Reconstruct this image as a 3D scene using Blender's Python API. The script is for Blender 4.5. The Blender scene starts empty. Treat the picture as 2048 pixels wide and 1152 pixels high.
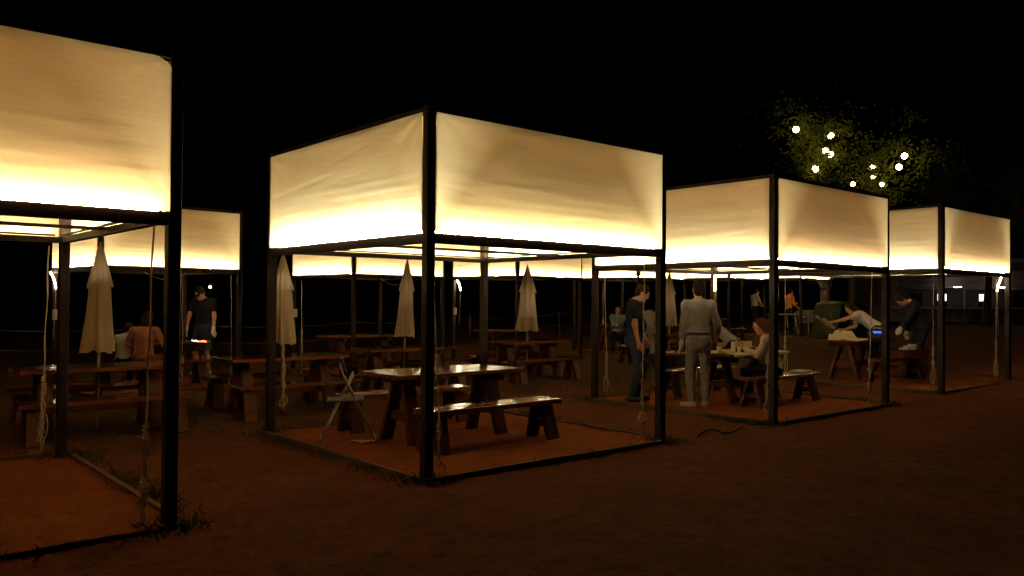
import bpy, math, random
import numpy as np
from mathutils import Vector, Matrix

sc = bpy.context.scene
COL = sc.collection
random.seed(7)
rng = np.random.default_rng(11)

# ------------------------------------------------------------------ camera
CAM_H = 1.489
PITCH, ROLL = 0.015, 0.008
cd = bpy.data.cameras.new('camera')
cd.sensor_width = 36.0
cd.lens = 36.0 * 1630.0 / 2048.0
cd.clip_start, cd.clip_end = 0.05, 900.0
cam = bpy.data.objects.new('camera', cd)
COL.objects.link(cam)
ex, U, FW = Vector((1, 0, 0)), Vector((0, -math.sin(PITCH), math.cos(PITCH))), Vector((0, math.cos(PITCH), math.sin(PITCH)))
r_ = ex * math.cos(ROLL) + U * math.sin(ROLL)
u_ = -ex * math.sin(ROLL) + U * math.cos(ROLL)
m = Matrix((r_, u_, -FW)).transposed().to_4x4()
m.translation = (0, 0, CAM_H)
cam.matrix_world = m
sc.camera = cam

# ------------------------------------------------------------------ night sky
world = bpy.data.worlds.new('World')
sc.world = world
world.use_nodes = True
wn = world.node_tree.nodes
sky = wn.new('ShaderNodeTexSky')
sky.sky_type = 'NISHITA'
sky.sun_disc = False
sky.sun_elevation = math.radians(-4.0)
sky.sun_rotation = math.radians(200)
world.node_tree.links.new(sky.outputs[0], wn['Background'].inputs[0])
wn['Background'].inputs[1].default_value = 0.0006

sc.view_settings.view_transform = 'Standard'
sc.view_settings.look = 'None'
sc.view_settings.exposure = 0.0
sc.view_settings.gamma = 1.0
sc.cycles.use_denoising = True
sc.cycles.max_bounces = 12
sc.cycles.diffuse_bounces = 7
sc.cycles.transmission_bounces = 7
sc.cycles.glossy_bounces = 4
sc.cycles.caustics_reflective = False
sc.cycles.caustics_refractive = False
sc.cycles.sample_clamp_indirect = 6.0
sc.cycles.blur_glossy = 0.5

LED = 235.0               # radiance of the warm light strips
LED_COL = (1.0, 0.77, 0.43)

# ------------------------------------------------------------------ materials
def mat(name, col=(.5, .5, .5), rough=.6, metal=0.0, spec=.4, noise=None, bump=None, emit=None, coat=0.0, sheen=0.0):
    """noise=(scale, amount, colour2); bump=(scale, strength)"""
    mt = bpy.data.materials.new(name)
    mt.use_nodes = True
    nt = mt.node_tree
    b = nt.nodes['Principled BSDF']
    b.inputs['Base Color'].default_value = (*col, 1)
    b.inputs['Roughness'].default_value = rough
    b.inputs['Metallic'].default_value = metal
    b.inputs['Specular IOR Level'].default_value = spec
    b.inputs['Coat Weight'].default_value = coat
    b.inputs['Coat Roughness'].default_value = .15
    if sheen: b.inputs['Sheen Weight'].default_value = sheen
    tc = nt.nodes.new('ShaderNodeTexCoord')
    if noise:
        n = nt.nodes.new('ShaderNodeTexNoise'); n.inputs['Scale'].default_value = noise[0]
        n.inputs['Detail'].default_value = 5
        mp = nt.nodes.new('ShaderNodeMapping')
        if len(noise) > 3: mp.inputs['Scale'].default_value = noise[3]
        nt.links.new(tc.outputs['Object'], mp.inputs[0]); nt.links.new(mp.outputs[0], n.inputs[0])
        rmp = nt.nodes.new('ShaderNodeMapRange'); rmp.inputs[1].default_value = .35; rmp.inputs[2].default_value = .65
        nt.links.new(n.outputs[0], rmp.inputs[0])
        mx = nt.nodes.new('ShaderNodeMix'); mx.data_type = 'RGBA'
        ml = nt.nodes.new('ShaderNodeMath'); ml.operation = 'MULTIPLY'; ml.inputs[1].default_value = noise[1]
        nt.links.new(rmp.outputs[0], ml.inputs[0]); nt.links.new(ml.outputs[0], mx.inputs[0])
        mx.inputs[6].default_value = (*col, 1); mx.inputs[7].default_value = (*noise[2], 1)
        nt.links.new(mx.outputs[2], b.inputs['Base Color'])
        rr = nt.nodes.new('ShaderNodeMapRange'); rr.inputs[3].default_value = max(.04, rough - .1); rr.inputs[4].default_value = min(1, rough + .15)
        nt.links.new(n.outputs[0], rr.inputs[0]); nt.links.new(rr.outputs[0], b.inputs['Roughness'])
    if bump:
        n2 = nt.nodes.new('ShaderNodeTexNoise'); n2.inputs['Scale'].default_value = bump[0]; n2.inputs['Detail'].default_value = 6
        nt.links.new(tc.outputs['Object'], n2.inputs[0])
        bp = nt.nodes.new('ShaderNodeBump'); bp.inputs['Strength'].default_value = bump[1]; bp.inputs['Distance'].default_value = .02
        nt.links.new(n2.outputs[0], bp.inputs['Height']); nt.links.new(bp.outputs[0], b.inputs['Normal'])
    if emit:
        b.inputs['Emission Color'].default_value = (*emit[0], 1)
        b.inputs['Emission Strength'].default_value = emit[1]
    return mt

def cloth_mat(name, col, trans, stain=.12):
    """thin woven fabric: part of the light scatters back, part passes through"""
    mt = bpy.data.materials.new(name); mt.use_nodes = True
    nt = mt.node_tree; nt.nodes.remove(nt.nodes['Principled BSDF'])
    out = nt.nodes['Material Output']
    d = nt.nodes.new('ShaderNodeBsdfDiffuse'); t = nt.nodes.new('ShaderNodeBsdfTranslucent')
    mx = nt.nodes.new('ShaderNodeMixShader'); mx.inputs[0].default_value = trans
    tc = nt.nodes.new('ShaderNodeTexCoord')
    n = nt.nodes.new('ShaderNodeTexNoise'); n.inputs['Scale'].default_value = 2.3; n.inputs['Detail'].default_value = 7
    mp = nt.nodes.new('ShaderNodeMapping'); mp.inputs['Scale'].default_value = (1, 1, 1.6)
    nt.links.new(tc.outputs['Object'], mp.inputs[0]); nt.links.new(mp.outputs[0], n.inputs[0])
    c = nt.nodes.new('ShaderNodeMix'); c.data_type = 'RGBA'
    c.inputs[6].default_value = (*col, 1)
    c.inputs[7].default_value = (col[0] * (1 - stain * .6), col[1] * (1 - stain), col[2] * (1 - stain * 1.6), 1)
    nt.links.new(n.outputs[0], c.inputs[0])
    nt.links.new(c.outputs[2], d.inputs[0]); nt.links.new(c.outputs[2], t.inputs[0])
    w1 = nt.nodes.new('ShaderNodeTexNoise'); w1.inputs['Scale'].default_value = 9; w1.inputs['Detail'].default_value = 4
    mp2 = nt.nodes.new('ShaderNodeMapping'); mp2.inputs['Scale'].default_value = (.5, .5, 3.2)
    nt.links.new(tc.outputs['Object'], mp2.inputs[0]); nt.links.new(mp2.outputs[0], w1.inputs[0])
    bp = nt.nodes.new('ShaderNodeBump'); bp.inputs['Strength'].default_value = .12; bp.inputs['Distance'].default_value = .012
    nt.links.new(w1.outputs[0], bp.inputs['Height'])
    nt.links.new(bp.outputs[0], d.inputs['Normal']); nt.links.new(bp.outputs[0], t.inputs['Normal'])
    nt.links.new(d.outputs[0], mx.inputs[1]); nt.links.new(t.outputs[0], mx.inputs[2])
    nt.links.new(mx.outputs[0], out.inputs[0])
    return mt

def emis(name, col, s):
    mt = bpy.data.materials.new(name); mt.use_nodes = True
    nt = mt.node_tree; nt.nodes.remove(nt.nodes['Principled BSDF'])
    e = nt.nodes.new('ShaderNodeEmission'); e.inputs[0].default_value = (*col, 1); e.inputs[1].default_value = s
    nt.links.new(e.outputs[0], nt.nodes['Material Output'].inputs[0])
    return mt

M = {}
M['frame'] = mat('painted_frame', (.014, .006, .004), .55, spec=.2, noise=(7, .7, (.026, .012, .007)), bump=(60, .15))
M['cloth'] = cloth_mat('ivory_canvas', (.84, .71, .47), .54)
M['roofcloth'] = cloth_mat('roof_canvas', (.66, .44, .22), .10)  # unseen roof, tinted tan so its bounce warms the upper panels
# every pavilion has its own strips: (colour, share of LED) for the road side pair and for the other pair
STRIPS = {1: (((1, .74, .41), .85), ((1, .88, .58), 1.1)), 2: (((1, .85, .50), .82), ((1, .97, .70), 1.8)),
          3: (((1, .75, .48), .58), ((1, .92, .64), 1.5)), 4: (((1, .78, .50), .62), ((1, .94, .68), 1.5))}
for _k in list(range(1, 5)) + list(range(20, 26)):
    _f, _s = STRIPS.get(_k, (((1, .82, .50), .95), ((1, .85, .54), 1.25)))
    M['led%d' % _k] = emis('warm_light_strip', _f[0], LED * _f[1])
    M['ledside%d' % _k] = emis('warm_light_strip', _s[0], LED * _s[1])
M['tube'] = emis('loose_light_tube', (1.0, .80, .50), 90)
M['rope'] = mat('cotton_rope', (.78, .66, .50), .9, noise=(60, .8, (.55, .44, .32)))
M['wood'] = mat('varnished_wood', (.105, .027, .011), .45, spec=.25, noise=(3, .9, (.065, .017, .008), (1, 14, 6)), bump=(40, .12))
M['woodtop'] = mat('varnished_board_lit', (.25, .085, .028), .14, noise=(3, .9, (.14, .044, .015), (1, 16, 6)), bump=(7, .30), coat=1.0)  # boards lighter than the legs, standing in for light falling on the tops
M['woodtop'].node_tree.links.new(M['woodtop'].node_tree.nodes['Bump'].outputs[0], M['woodtop'].node_tree.nodes['Principled BSDF'].inputs['Coat Normal'])
M['woodtop'].node_tree.nodes['Principled BSDF'].inputs['Coat Roughness'].default_value = .07
M['timber'] = mat('edging_timber', (.17, .095, .045), .85, noise=(6, .8, (.10, .055, .028), (1, 9, 5)), bump=(50, .4))
M['canopy'] = cloth_mat('beige_umbrella_cloth', (.88, .74, .55), .12, .25)
M['pole'] = mat('umbrella_pole', (.55, .45, .25), .4, noise=(8, .5, (.4, .3, .16)))
M['chrome'] = mat('tube_steel', (.30, .27, .25), .3, 1.0)
M['black'] = mat('black_plastic', (.012, .012, .014), .45)
M['iron'] = mat('black_iron', (.02, .018, .017), .6, .4, noise=(20, .7, (.05, .03, .02)))
M['foil'] = mat('crumpled_foil', (.75, .72, .66), .28, 1.0, bump=(35, .8))
M['white_pl'] = mat('white_plastic', (.72, .70, .66), .4)
M['box'] = mat('switch_box', (.62, .60, .54), .45)
M['paper'] = mat('paper', (.74, .66, .52), .8, bump=(18, .5))
M['skin'] = mat('skin', (.62, .31, .17), .5, noise=(14, .4, (.55, .25, .13)))
M['hair'] = mat('dark_hair', (.010, .007, .005), .8, spec=.05, noise=(40, .6, (.035, .02, .012), (1, 1, .2)), bump=(90, .5))
M['redhair'] = mat('auburn_hair', (.05, .017, .008), .7, spec=.12, noise=(40, .6, (.05, .014, .008), (1, 1, .2)), bump=(90, .5))
M['black_cloth'] = mat('black_cloth', (.010, .010, .016), .95, spec=.1, noise=(30, .5, (.016, .015, .022)))
M['navy'] = mat('navy_cloth', (.013, .015, .032), .9, noise=(30, .5, (.02, .022, .04)))
M['greyjean'] = mat('grey_jeans', (.28, .25, .23), .85, noise=(22, .8, (.17, .15, .14)), bump=(140, .3))
M['grey'] = mat('grey_cloth', (.42, .40, .34), .9, noise=(8, .5, (.33, .30, .25)), bump=(60, .2))
M['denim'] = mat('denim_blue_cloth', (.22, .26, .33), .9, noise=(10, .6, (.15, .18, .24)), bump=(60, .2))
M['white_cloth'] = mat('white_cloth', (.72, .68, .62), .9, noise=(8, .4, (.6, .56, .5)), bump=(50, .25))
M['pinkbrown'] = mat('dusty_pink_cloth', (.48, .20, .13), .9, noise=(8, .5, (.38, .14, .09)), bump=(50, .25))
M['rust'] = mat('rust_cloth', (.16, .035, .02), .9, noise=(8, .5, (.10, .02, .012)))
M['orange'] = mat('orange_cloth', (.62, .22, .05), .9, noise=(8, .5, (.5, .2, .06)))
M['cream'] = mat('cream_cloth', (.62, .58, .46), .9, noise=(8, .4, (.5, .46, .36)), bump=(50, .25))
M['shoe'] = mat('pale_shoe', (.60, .54, .46), .6)
M['green'] = mat('dark_green_tarpaulin', (.022, .027, .008), .6, noise=(5, .6, (.015, .018, .006)), bump=(12, .5))
M['meat'] = mat('grilled_meat', (.42, .15, .06), .4, noise=(25, .9, (.6, .38, .18)))
M['food'] = mat('pale_food', (.72, .60, .36), .5, noise=(25, .8, (.5, .3, .12)))
M['bark'] = mat('bark', (.12, .075, .045), .9, noise=(9, .8, (.06, .036, .022), (1, 1, .3)), bump=(20, .8))
M['grassb'] = mat('grass_blades', (.055, .060, .014), .7, noise=(2, .8, (.10, .075, .02)))
M['pebble'] = mat('pebbles', (.22, .13, .07), .85, noise=(3, .8, (.12, .07, .04)))
M['plaster'] = mat('plaster', (.26, .22, .20), .85, noise=(4, .5, (.18, .15, .14)))
M['bulb'] = emis('warm_bulb', (1.0, .66, .30), 36)
M['lampwin'] = emis('lit_window', (1.0, .90, .80), 3.0)
M['lampstrip'] = emis('white_tube_lamp', (1.0, .86, .74), 80)
M['ember'] = emis('glowing_charcoal', (1.0, .22, .08), 4)
M['emberhot'] = emis('white_hot_charcoal', (1.0, .62, .38), 40)
M['flame'] = emis('blue_gas_flame', (.05, .14, 1.0), 1.6)
M['glass'] = mat('drinking_glass', (.75, .72, .6), .08, spec=.8)

def leaf_mat():
    mt = bpy.data.materials.new('leaves'); mt.use_nodes = True
    nt = mt.node_tree; nt.nodes.remove(nt.nodes['Principled BSDF'])
    d = nt.nodes.new('ShaderNodeBsdfDiffuse'); t = nt.nodes.new('ShaderNodeBsdfTranslucent')
    a = nt.nodes.new('ShaderNodeMixShader'); a.inputs[0].default_value = .35
    tc = nt.nodes.new('ShaderNodeTexCoord'); n = nt.nodes.new('ShaderNodeTexNoise'); n.inputs['Scale'].default_value = 1.6
    c = nt.nodes.new('ShaderNodeMix'); c.data_type = 'RGBA'
    c.inputs[6].default_value = (.05, .09, .013, 1); c.inputs[7].default_value = (.10, .11, .022, 1)
    nt.links.new(tc.outputs['Object'], n.inputs[0]); nt.links.new(n.outputs[0], c.inputs[0])
    nt.links.new(c.outputs[2], d.inputs[0]); nt.links.new(c.outputs[2], t.inputs[0])
    nt.links.new(d.outputs[0], a.inputs[1]); nt.links.new(t.outputs[0], a.inputs[2])
    nt.links.new(a.outputs[0], nt.nodes['Material Output'].inputs[0])
    return mt
M['leaf'] = leaf_mat()

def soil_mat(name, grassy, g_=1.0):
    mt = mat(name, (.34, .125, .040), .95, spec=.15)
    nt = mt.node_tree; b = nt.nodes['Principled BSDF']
    tc = nt.nodes.new('ShaderNodeTexCoord')
    def noise(s, d=6):
        n = nt.nodes.new('ShaderNodeTexNoise'); n.inputs['Scale'].default_value = s; n.inputs['Detail'].default_value = d
        n.inputs['Roughness'].default_value = .62
        nt.links.new(tc.outputs['Object'], n.inputs[0]); return n
    def rng_(o, a, b_):
        r = nt.nodes.new('ShaderNodeMapRange'); r.inputs[1].default_value = a; r.inputs[2].default_value = b_
        nt.links.new(o, r.inputs[0]); return r.outputs[0]
    def mixc(f, A, B):
        x = nt.nodes.new('ShaderNodeMix'); x.data_type = 'RGBA'
        nt.links.new(f, x.inputs[0])
        for k, v in ((6, A), (7, B)):
            if isinstance(v, tuple): x.inputs[k].default_value = (*v, 1)
            else: nt.links.new(v, x.inputs[k])
        return x.outputs[2]
    c = mixc(rng_(noise(.9).outputs[0], .38, .64), tuple(g_ * q for q in (.25, .070, .011)), tuple(g_ * q for q in (.175, .046, .008)))
    dk = 1.0 if grassy else 2.6                            # bare road soil is blotchier than the smooth pads
    c = mixc(rng_(noise(6).outputs[0], .47, .70), c, (.115 * dk, .032 * dk, .007 * dk))
    c = mixc(rng_(noise(2.2).outputs[0], .55, .70), c, (.15 * dk, .048 * dk, .014 * dk))
    c = mixc(rng_(noise(45, 3).outputs[0], .55, .78), c, (.34, .115, .03))
    if grassy:
        mp = nt.nodes.new('ShaderNodeMapping'); mp.vector_type = 'POINT'
        mp.inputs['Rotation'].default_value = (0, 0, -THETA)
        nt.links.new(tc.outputs['Object'], mp.inputs[0])
        sx = nt.nodes.new('ShaderNodeSeparateXYZ'); nt.links.new(mp.outputs[0], sx.inputs[0])
        # object coordinates are world coordinates; b = distance behind the front row line
        g = rng_(sx.outputs[1], B0 + 2.2, B0 + 5.2)
        gn = rng_(noise(1.3).outputs[0], .34, .6)
        mu = nt.nodes.new('ShaderNodeMath'); mu.operation = 'MULTIPLY'
        nt.links.new(g, mu.inputs[0]); nt.links.new(gn, mu.inputs[1])
        c = mixc(mu.outputs[0], c, mixc(rng_(noise(14).outputs[0], .4, .65), (.075, .062, .014), (.13, .08, .025)))
    nt.links.new(c, b.inputs['Base Color'])
    ad = nt.nodes.new('ShaderNodeMath'); ad.operation = 'ADD'
    nt.links.new(noise(16).outputs[0], ad.inputs[0])
    vo = nt.nodes.new('ShaderNodeTexVoronoi'); vo.feature = 'SMOOTH_F1'; vo.inputs['Scale'].default_value = 4.5     # scuffs and foot dents
    nt.links.new(tc.outputs['Object'], vo.inputs[0])
    a2 = nt.nodes.new('ShaderNodeMath'); a2.operation = 'MULTIPLY_ADD'; a2.inputs[1].default_value = .55
    nt.links.new(vo.outputs[0], a2.inputs[0]); nt.links.new(noise(70, 4).outputs[0], a2.inputs[2])
    nt.links.new(a2.outputs[0], ad.inputs[1])
    bp = nt.nodes.new('ShaderNodeBump'); bp.inputs['Strength'].default_value = 1.0; bp.inputs['Distance'].default_value = .055
    nt.links.new(ad.outputs[0], bp.inputs['Height']); nt.links.new(bp.outputs[0], b.inputs['Normal'])
    return mt

# ------------------------------------------------------------------ layout frame
THETA = 0.711                                     # direction of the front row
A = Vector((math.cos(THETA), math.sin(THETA), 0))  # along the row
Bv = Vector((-math.sin(THETA), math.cos(THETA), 0))  # behind the row
F2 = Vector((-0.692, 6.727, 0))
B0 = F2.dot(Bv)

def terr(x, y):
    s = x + y
    return float(np.interp(s, [0, 11, 16, 20, 24, 31, 37, 42, 60, 120], [0, 0, .0, .03, .08, .2, .3, .42, .7, .9]))
def W(a, b, z=0.0):
    p = F2 + A * a + Bv * b
    return Vector((p.x, p.y, terr(p.x, p.y) + z))

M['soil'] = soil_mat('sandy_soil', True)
M['pad'] = soil_mat('pad_sand_lit', False, 1.95)  # pad soil lightened to stand for the light pooled under the canopies

# ------------------------------------------------------------------ mesh helpers
class MB:
    def __init__(s): s.v, s.f = [], []
    def add(s, vs, fs):
        o = len(s.v); s.v += [tuple(v) for v in vs]; s.f += [tuple(i + o for i in f) for f in fs]; return s
    def box(s, lo, hi, bev=0.0):
        (x0, y0, z0), (x1, y1, z1) = lo, hi
        if bev <= 0:
            return s.add([(x0, y0, z0), (x1, y0, z0), (x1, y1, z0), (x0, y1, z0), (x0, y0, z1), (x1, y0, z1), (x1, y1, z1), (x0, y1, z1)],
                         [(3, 2, 1, 0), (4, 5, 6, 7), (0, 1, 5, 4), (1, 2, 6, 5), (2, 3, 7, 6), (3, 0, 4, 7)])
        b = bev
        vs = []
        for z, i in ((z0, b), (z0 + b, 0), (z1 - b, 0), (z1, b)):
            j = i
            vs += [(x0 + b + j * .0 if False else x0 + max(j, 0) + b * (1 if True else 0), y0 + j, z), (x1 - j - b, y0 + j, z), (x1 - j, y0 + j + b, z), (x1 - j, y1 - j - b, z),
                   (x1 - j - b, y1 - j, z), (x0 + j + b, y1 - j, z), (x0 + j, y1 - j - b, z), (x0 + j, y0 + j + b, z)]
        fs = [tuple(range(7, -1, -1)), tuple(range(24, 32))]
        for k in range(3):
            for i in range(8):
                j = (i + 1) % 8
                fs.append((k * 8 + i, k * 8 + j, k * 8 + 8 + j, k * 8 + 8 + i))
        return s.add(vs, fs)
    def bar(s, p, q, w, h, up=(0, 0, 1)):
        p, q = Vector(p), Vector(q); d = (q - p).normalized(); up = Vector(up)
        if abs(d.dot(up)) > .97: up = Vector((1, 0, 0))
        x = d.cross(up).normalized() * (w / 2); y = x.cross(d).normalized() * (h / 2)
        vs = [p - x - y, p + x - y, p + x + y, p - x + y, q - x - y, q + x - y, q + x + y, q - x + y]
        return s.add(vs, [(3, 2, 1, 0), (4, 5, 6, 7), (0, 1, 5, 4), (1, 2, 6, 5), (2, 3, 7, 6), (3, 0, 4, 7)])
    def tube(s, pts, r, n=8, caps=True):
        pts = [Vector(p) for p in pts]
        rs = r if isinstance(r, (list, tuple)) else [r] * len(pts)
        ref = None; vs = []
        for i, p in enumerate(pts):
            d = (pts[min(i + 1, len(pts) - 1)] - pts[max(i - 1, 0)])
            d = d.normalized() if d.length > 1e-9 else Vector((0, 0, 1))
            if ref is None: ref = Vector((1, 0, 0)) if abs(d.x) < .8 else Vector((0, 1, 0))
            x = (ref - d * ref.dot(d)).normalized(); y = d.cross(x); ref = x
            for k in range(n):
                a = 2 * math.pi * k / n
                vs.append(p + (x * math.cos(a) + y * math.sin(a)) * rs[i])
        fs = []
        for i in range(len(pts) - 1):
            for k in range(n):
                j = (k + 1) % n
                fs.append((i * n + k, i * n + j, i * n + n + j, i * n + n + k))
        if caps:
            fs.append(tuple(range(n - 1, -1, -1))); fs.append(tuple((len(pts) - 1) * n + k for k in range(n)))
        return s.add(vs, fs)
    def lathe(s, prof, n=16, c=(0, 0, 0), fn=None):
        vs = []
        for r, z in prof:
            for k in range(n):
                a = 2 * math.pi * k / n
                rr = r * (fn(a, z) if fn else 1)
                vs.append((c[0] + rr * math.cos(a), c[1] + rr * math.sin(a), c[2] + z))
        fs = []
        for i in range(len(prof) - 1):
            for k in range(n):
                j = (k + 1) % n
                fs.append((i * n + k, i * n + j, i * n + n + j, i * n + n + k))
        fs.append(tuple(range(n - 1, -1, -1))); fs.append(tuple((len(prof) - 1) * n + k for k in range(n)))
        return s.add(vs, fs)
    def ball(s, c, r, n=10, sq=(1, 1, 1)):
        prof = [(max(1e-4, math.sin(math.pi * i / n)) * r, -math.cos(math.pi * i / n) * r) for i in range(n + 1)]
        o = MB().lathe(prof, n + 2)
        return s.add([(c[0] + v[0] * sq[0], c[1] + v[1] * sq[1], c[2] + v[2] * sq[2]) for v in o.v], o.f)
    def mesh(s, name, m, smooth=False):
        me = bpy.data.meshes.new(name); me.from_pydata(s.v, [], s.f); me.update()
        me.materials.append(M[m] if isinstance(m, str) else m)
        if smooth: me.polygons.foreach_set('use_smooth', [True] * len(me.polygons))
        return me
    def build(s, name, m, parent=None, smooth=False):
        return link(name, s.mesh(name, m, smooth), parent)

def link(name, me, parent=None):
    o = bpy.data.objects.new(name, me); COL.objects.link(o)
    if parent is not None: o.parent = parent
    return o
def tag(o, label=None, cat=None, group=None, kind=None):
    if label: o['label'] = label
    if cat: o['category'] = cat
    if group: o['group'] = group
    if kind: o['kind'] = kind
    return o
def empty(name, loc, rz=0.0):
    o = bpy.data.objects.new(name, None); COL.objects.link(o)
    o.location = loc; o.rotation_euler = (0, 0, rz); o.empty_display_size = .2
    return o
def copy_tree(o, parent=None):
    c = o.copy(); COL.objects.link(c)
    if parent is not None: c.parent = parent
    for ch in list(o.children): copy_tree(ch, c)
    return c

# value noise for geometry
class VN:
    def __init__(s, seed, n=64):
        s.t = np.random.default_rng(seed).random((n, n)) * 2 - 1; s.n = n
    def __call__(s, x, y):
        xi, yi = np.floor(x).astype(int), np.floor(y).astype(int)
        fx, fy = x - xi, y - yi
        fx, fy = fx * fx * (3 - 2 * fx), fy * fy * (3 - 2 * fy)
        n = s.n; t = s.t
        a, b_ = t[xi % n, yi % n], t[(xi + 1) % n, yi % n]
        c, d = t[xi % n, (yi + 1) % n], t[(xi + 1) % n, (yi + 1) % n]
        return (a * (1 - fx) + b_ * fx) * (1 - fy) + (c * (1 - fx) + d * fx) * fy
vn = VN(3)

def grid_mesh(xs, ys, zf):
    X, Y = np.meshgrid(xs, ys, indexing='ij'); Z = zf(X, Y)
    v = np.stack([X, Y, Z], -1).reshape(-1, 3)
    nx, ny = len(xs), len(ys)
    i = np.arange(nx * ny).reshape(nx, ny)
    f = np.stack([i[:-1, :-1], i[1:, :-1], i[1:, 1:], i[:-1, 1:]], -1).reshape(-1, 4)
    return v, f

# ------------------------------------------------------------------ ground
def terr_np(X, Y):
    return np.interp(X + Y, [0, 11, 16, 20, 24, 31, 37, 42, 60, 120], [0, 0, .0, .03, .08, .2, .3, .42, .7, .9])
def ground():
    xs = np.concatenate([[-400, -200, -90, -40, -22, -14], np.arange(-10, 14.01, .1), [16, 19, 24, 32, 45, 80, 160, 400]])
    ys = np.concatenate([[-60, -20, -6, 0], np.arange(1.5, 22.01, .1), [23.5, 25, 27, 29, 32, 36, 42, 50, 80, 150, 320, 700]])
    def zf(X, Y):
        return terr_np(X, Y) + .010 * vn(X * 1.3, Y * 1.3) + .006 * vn(X * 4.1 + 9, Y * 4.1) + .003 * vn(X * 9 + 3, Y * 9) - .012
    v, f = grid_mesh(xs, ys, zf)
    me = bpy.data.meshes.new('ground'); me.from_pydata(v.tolist(), [], f.tolist()); me.update()
    me.materials.append(M['soil']); me.polygons.foreach_set('use_smooth', [True] * len(me.polygons))
    tag(link('ground', me), kind='structure')
ground()

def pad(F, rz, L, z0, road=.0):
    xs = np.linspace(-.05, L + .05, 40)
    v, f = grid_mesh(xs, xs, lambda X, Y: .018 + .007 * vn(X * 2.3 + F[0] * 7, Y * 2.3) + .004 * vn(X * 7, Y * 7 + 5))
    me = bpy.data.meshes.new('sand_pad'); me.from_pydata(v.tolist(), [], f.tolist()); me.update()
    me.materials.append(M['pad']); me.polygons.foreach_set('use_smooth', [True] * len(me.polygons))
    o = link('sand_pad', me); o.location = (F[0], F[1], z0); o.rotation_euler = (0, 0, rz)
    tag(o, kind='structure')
    e = .075
    for k, (p, q) in enumerate((((e, -e), (L - e, -e)), ((L + e, e), (L + e, L - e)), ((L - e, L + e), (e, L + e)), ((-e, L - e), (-e, e)))):
        j = random.uniform(-.008, .008)
        mid = ((p[0] + q[0]) / 2 + j, (p[1] + q[1]) / 2 + j)
        dz = road if k == 0 else 0
        if road < -.02 and k == 0: continue
        MB().bar((*p, .0 + dz), (*mid, .004 + dz + j * .6), .04, .09).build('edge_board', 'timber', o)
        MB().bar((*mid, .002 + dz), (*q, -.002 + dz + j * .6), .04, .088).build('edge_board', 'timber', o)

# ------------------------------------------------------------------ pavilions
def cloth_panel(w, h, seed, corner_cut=False):
    """hanging canvas in the x-z plane (x 0..w, z 0..h), creased, facing -y"""
    nx, nz = 80, 56
    r = np.random.default_rng(seed)
    X, Z = np.meshgrid(np.linspace(0, 1, nx), np.linspace(0, 1, nz), indexing='ij')
    n1, n2 = VN(seed + 50), VN(seed + 90)
    Y = .012 * np.sin(np.pi * X) * np.sin(np.pi * Z) * r.uniform(-.4, 1)          # belly of the sheet
    Y += .0022 * n1(X * 3 + 2, Z * 4) + .0012 * n2(X * 5 + Z * 4, Z * 9)
    Y += .0022 * n1(X * 4 + Z * 1.5, Z * 24) * np.clip(1.3 - 1.6 * Z, 0, 1)       # drooping folds low down
    for cx, cz, sx in ((0, 1, 1), (1, 1, -1), (0, 0, 1), (1, 0, -1)):               # pulls running out of the corners
        dx = (X - cx) * sx * w; dz = (Z - cz) * (1 if cz == 0 else -1) * h
        ang = np.arctan2(dz, dx + 1e-6); rad = np.hypot(dx, dz)
        Y += r.uniform(.0025, .006) * np.sin(ang * r.uniform(9, 15) + r.uniform(0, 6)) * np.exp(-rad / r.uniform(.16, .34)) * np.clip(rad / .05, 0, 1)
    for _ in range(3):                                                             # a few slanting wrinkles
        ca, cb, sl_ = r.uniform(.1, .9), r.uniform(.1, .9), r.uniform(-.5, .5)
        dd_ = (Z - cb) * h - sl_ * (X - ca) * w * .35
        Y += r.uniform(.001, .0024) * np.exp(-(dd_ / .018) ** 2) * np.exp(-((X - ca) * w / r.uniform(.25, .5)) ** 2)
    edge = np.minimum.reduce([X * w / .04, (1 - X) * w / .04, Z * h / .03, (1 - Z) * h / .03])
    Y *= np.clip(edge, 0, 1)
    PX, PZ = X * w, Z * h
    PZ = PZ - .002 * np.sin(np.pi * X) * Z * r.uniform(.2, 1) + .003 * n2(X * 9, 0 * Z) * (1 - Z)
    if corner_cut:                                                                   # soft turned-in top corner
        k = np.clip((X - .97) / .03, 0, 1) * np.clip((Z - .94) / .06, 0, 1)
        PX = PX - .03 * k; PZ = PZ - .03 * k
    v = np.stack([PX, -Y, PZ], -1).reshape(-1, 3)
    i = np.arange(nx * nz).reshape(nx, nz)
    f = np.stack([i[:-1, :-1], i[1:, :-1], i[1:, 1:], i[:-1, 1:]], -1).reshape(-1, 4)
    me = bpy.data.meshes.new('cloth_panel'); me.from_pydata(v.tolist(), [], f.tolist()); me.update()
    me.materials.append(M['cloth']); me.polygons.foreach_set('use_smooth', [True] * len(me.polygons))
    return me

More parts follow.
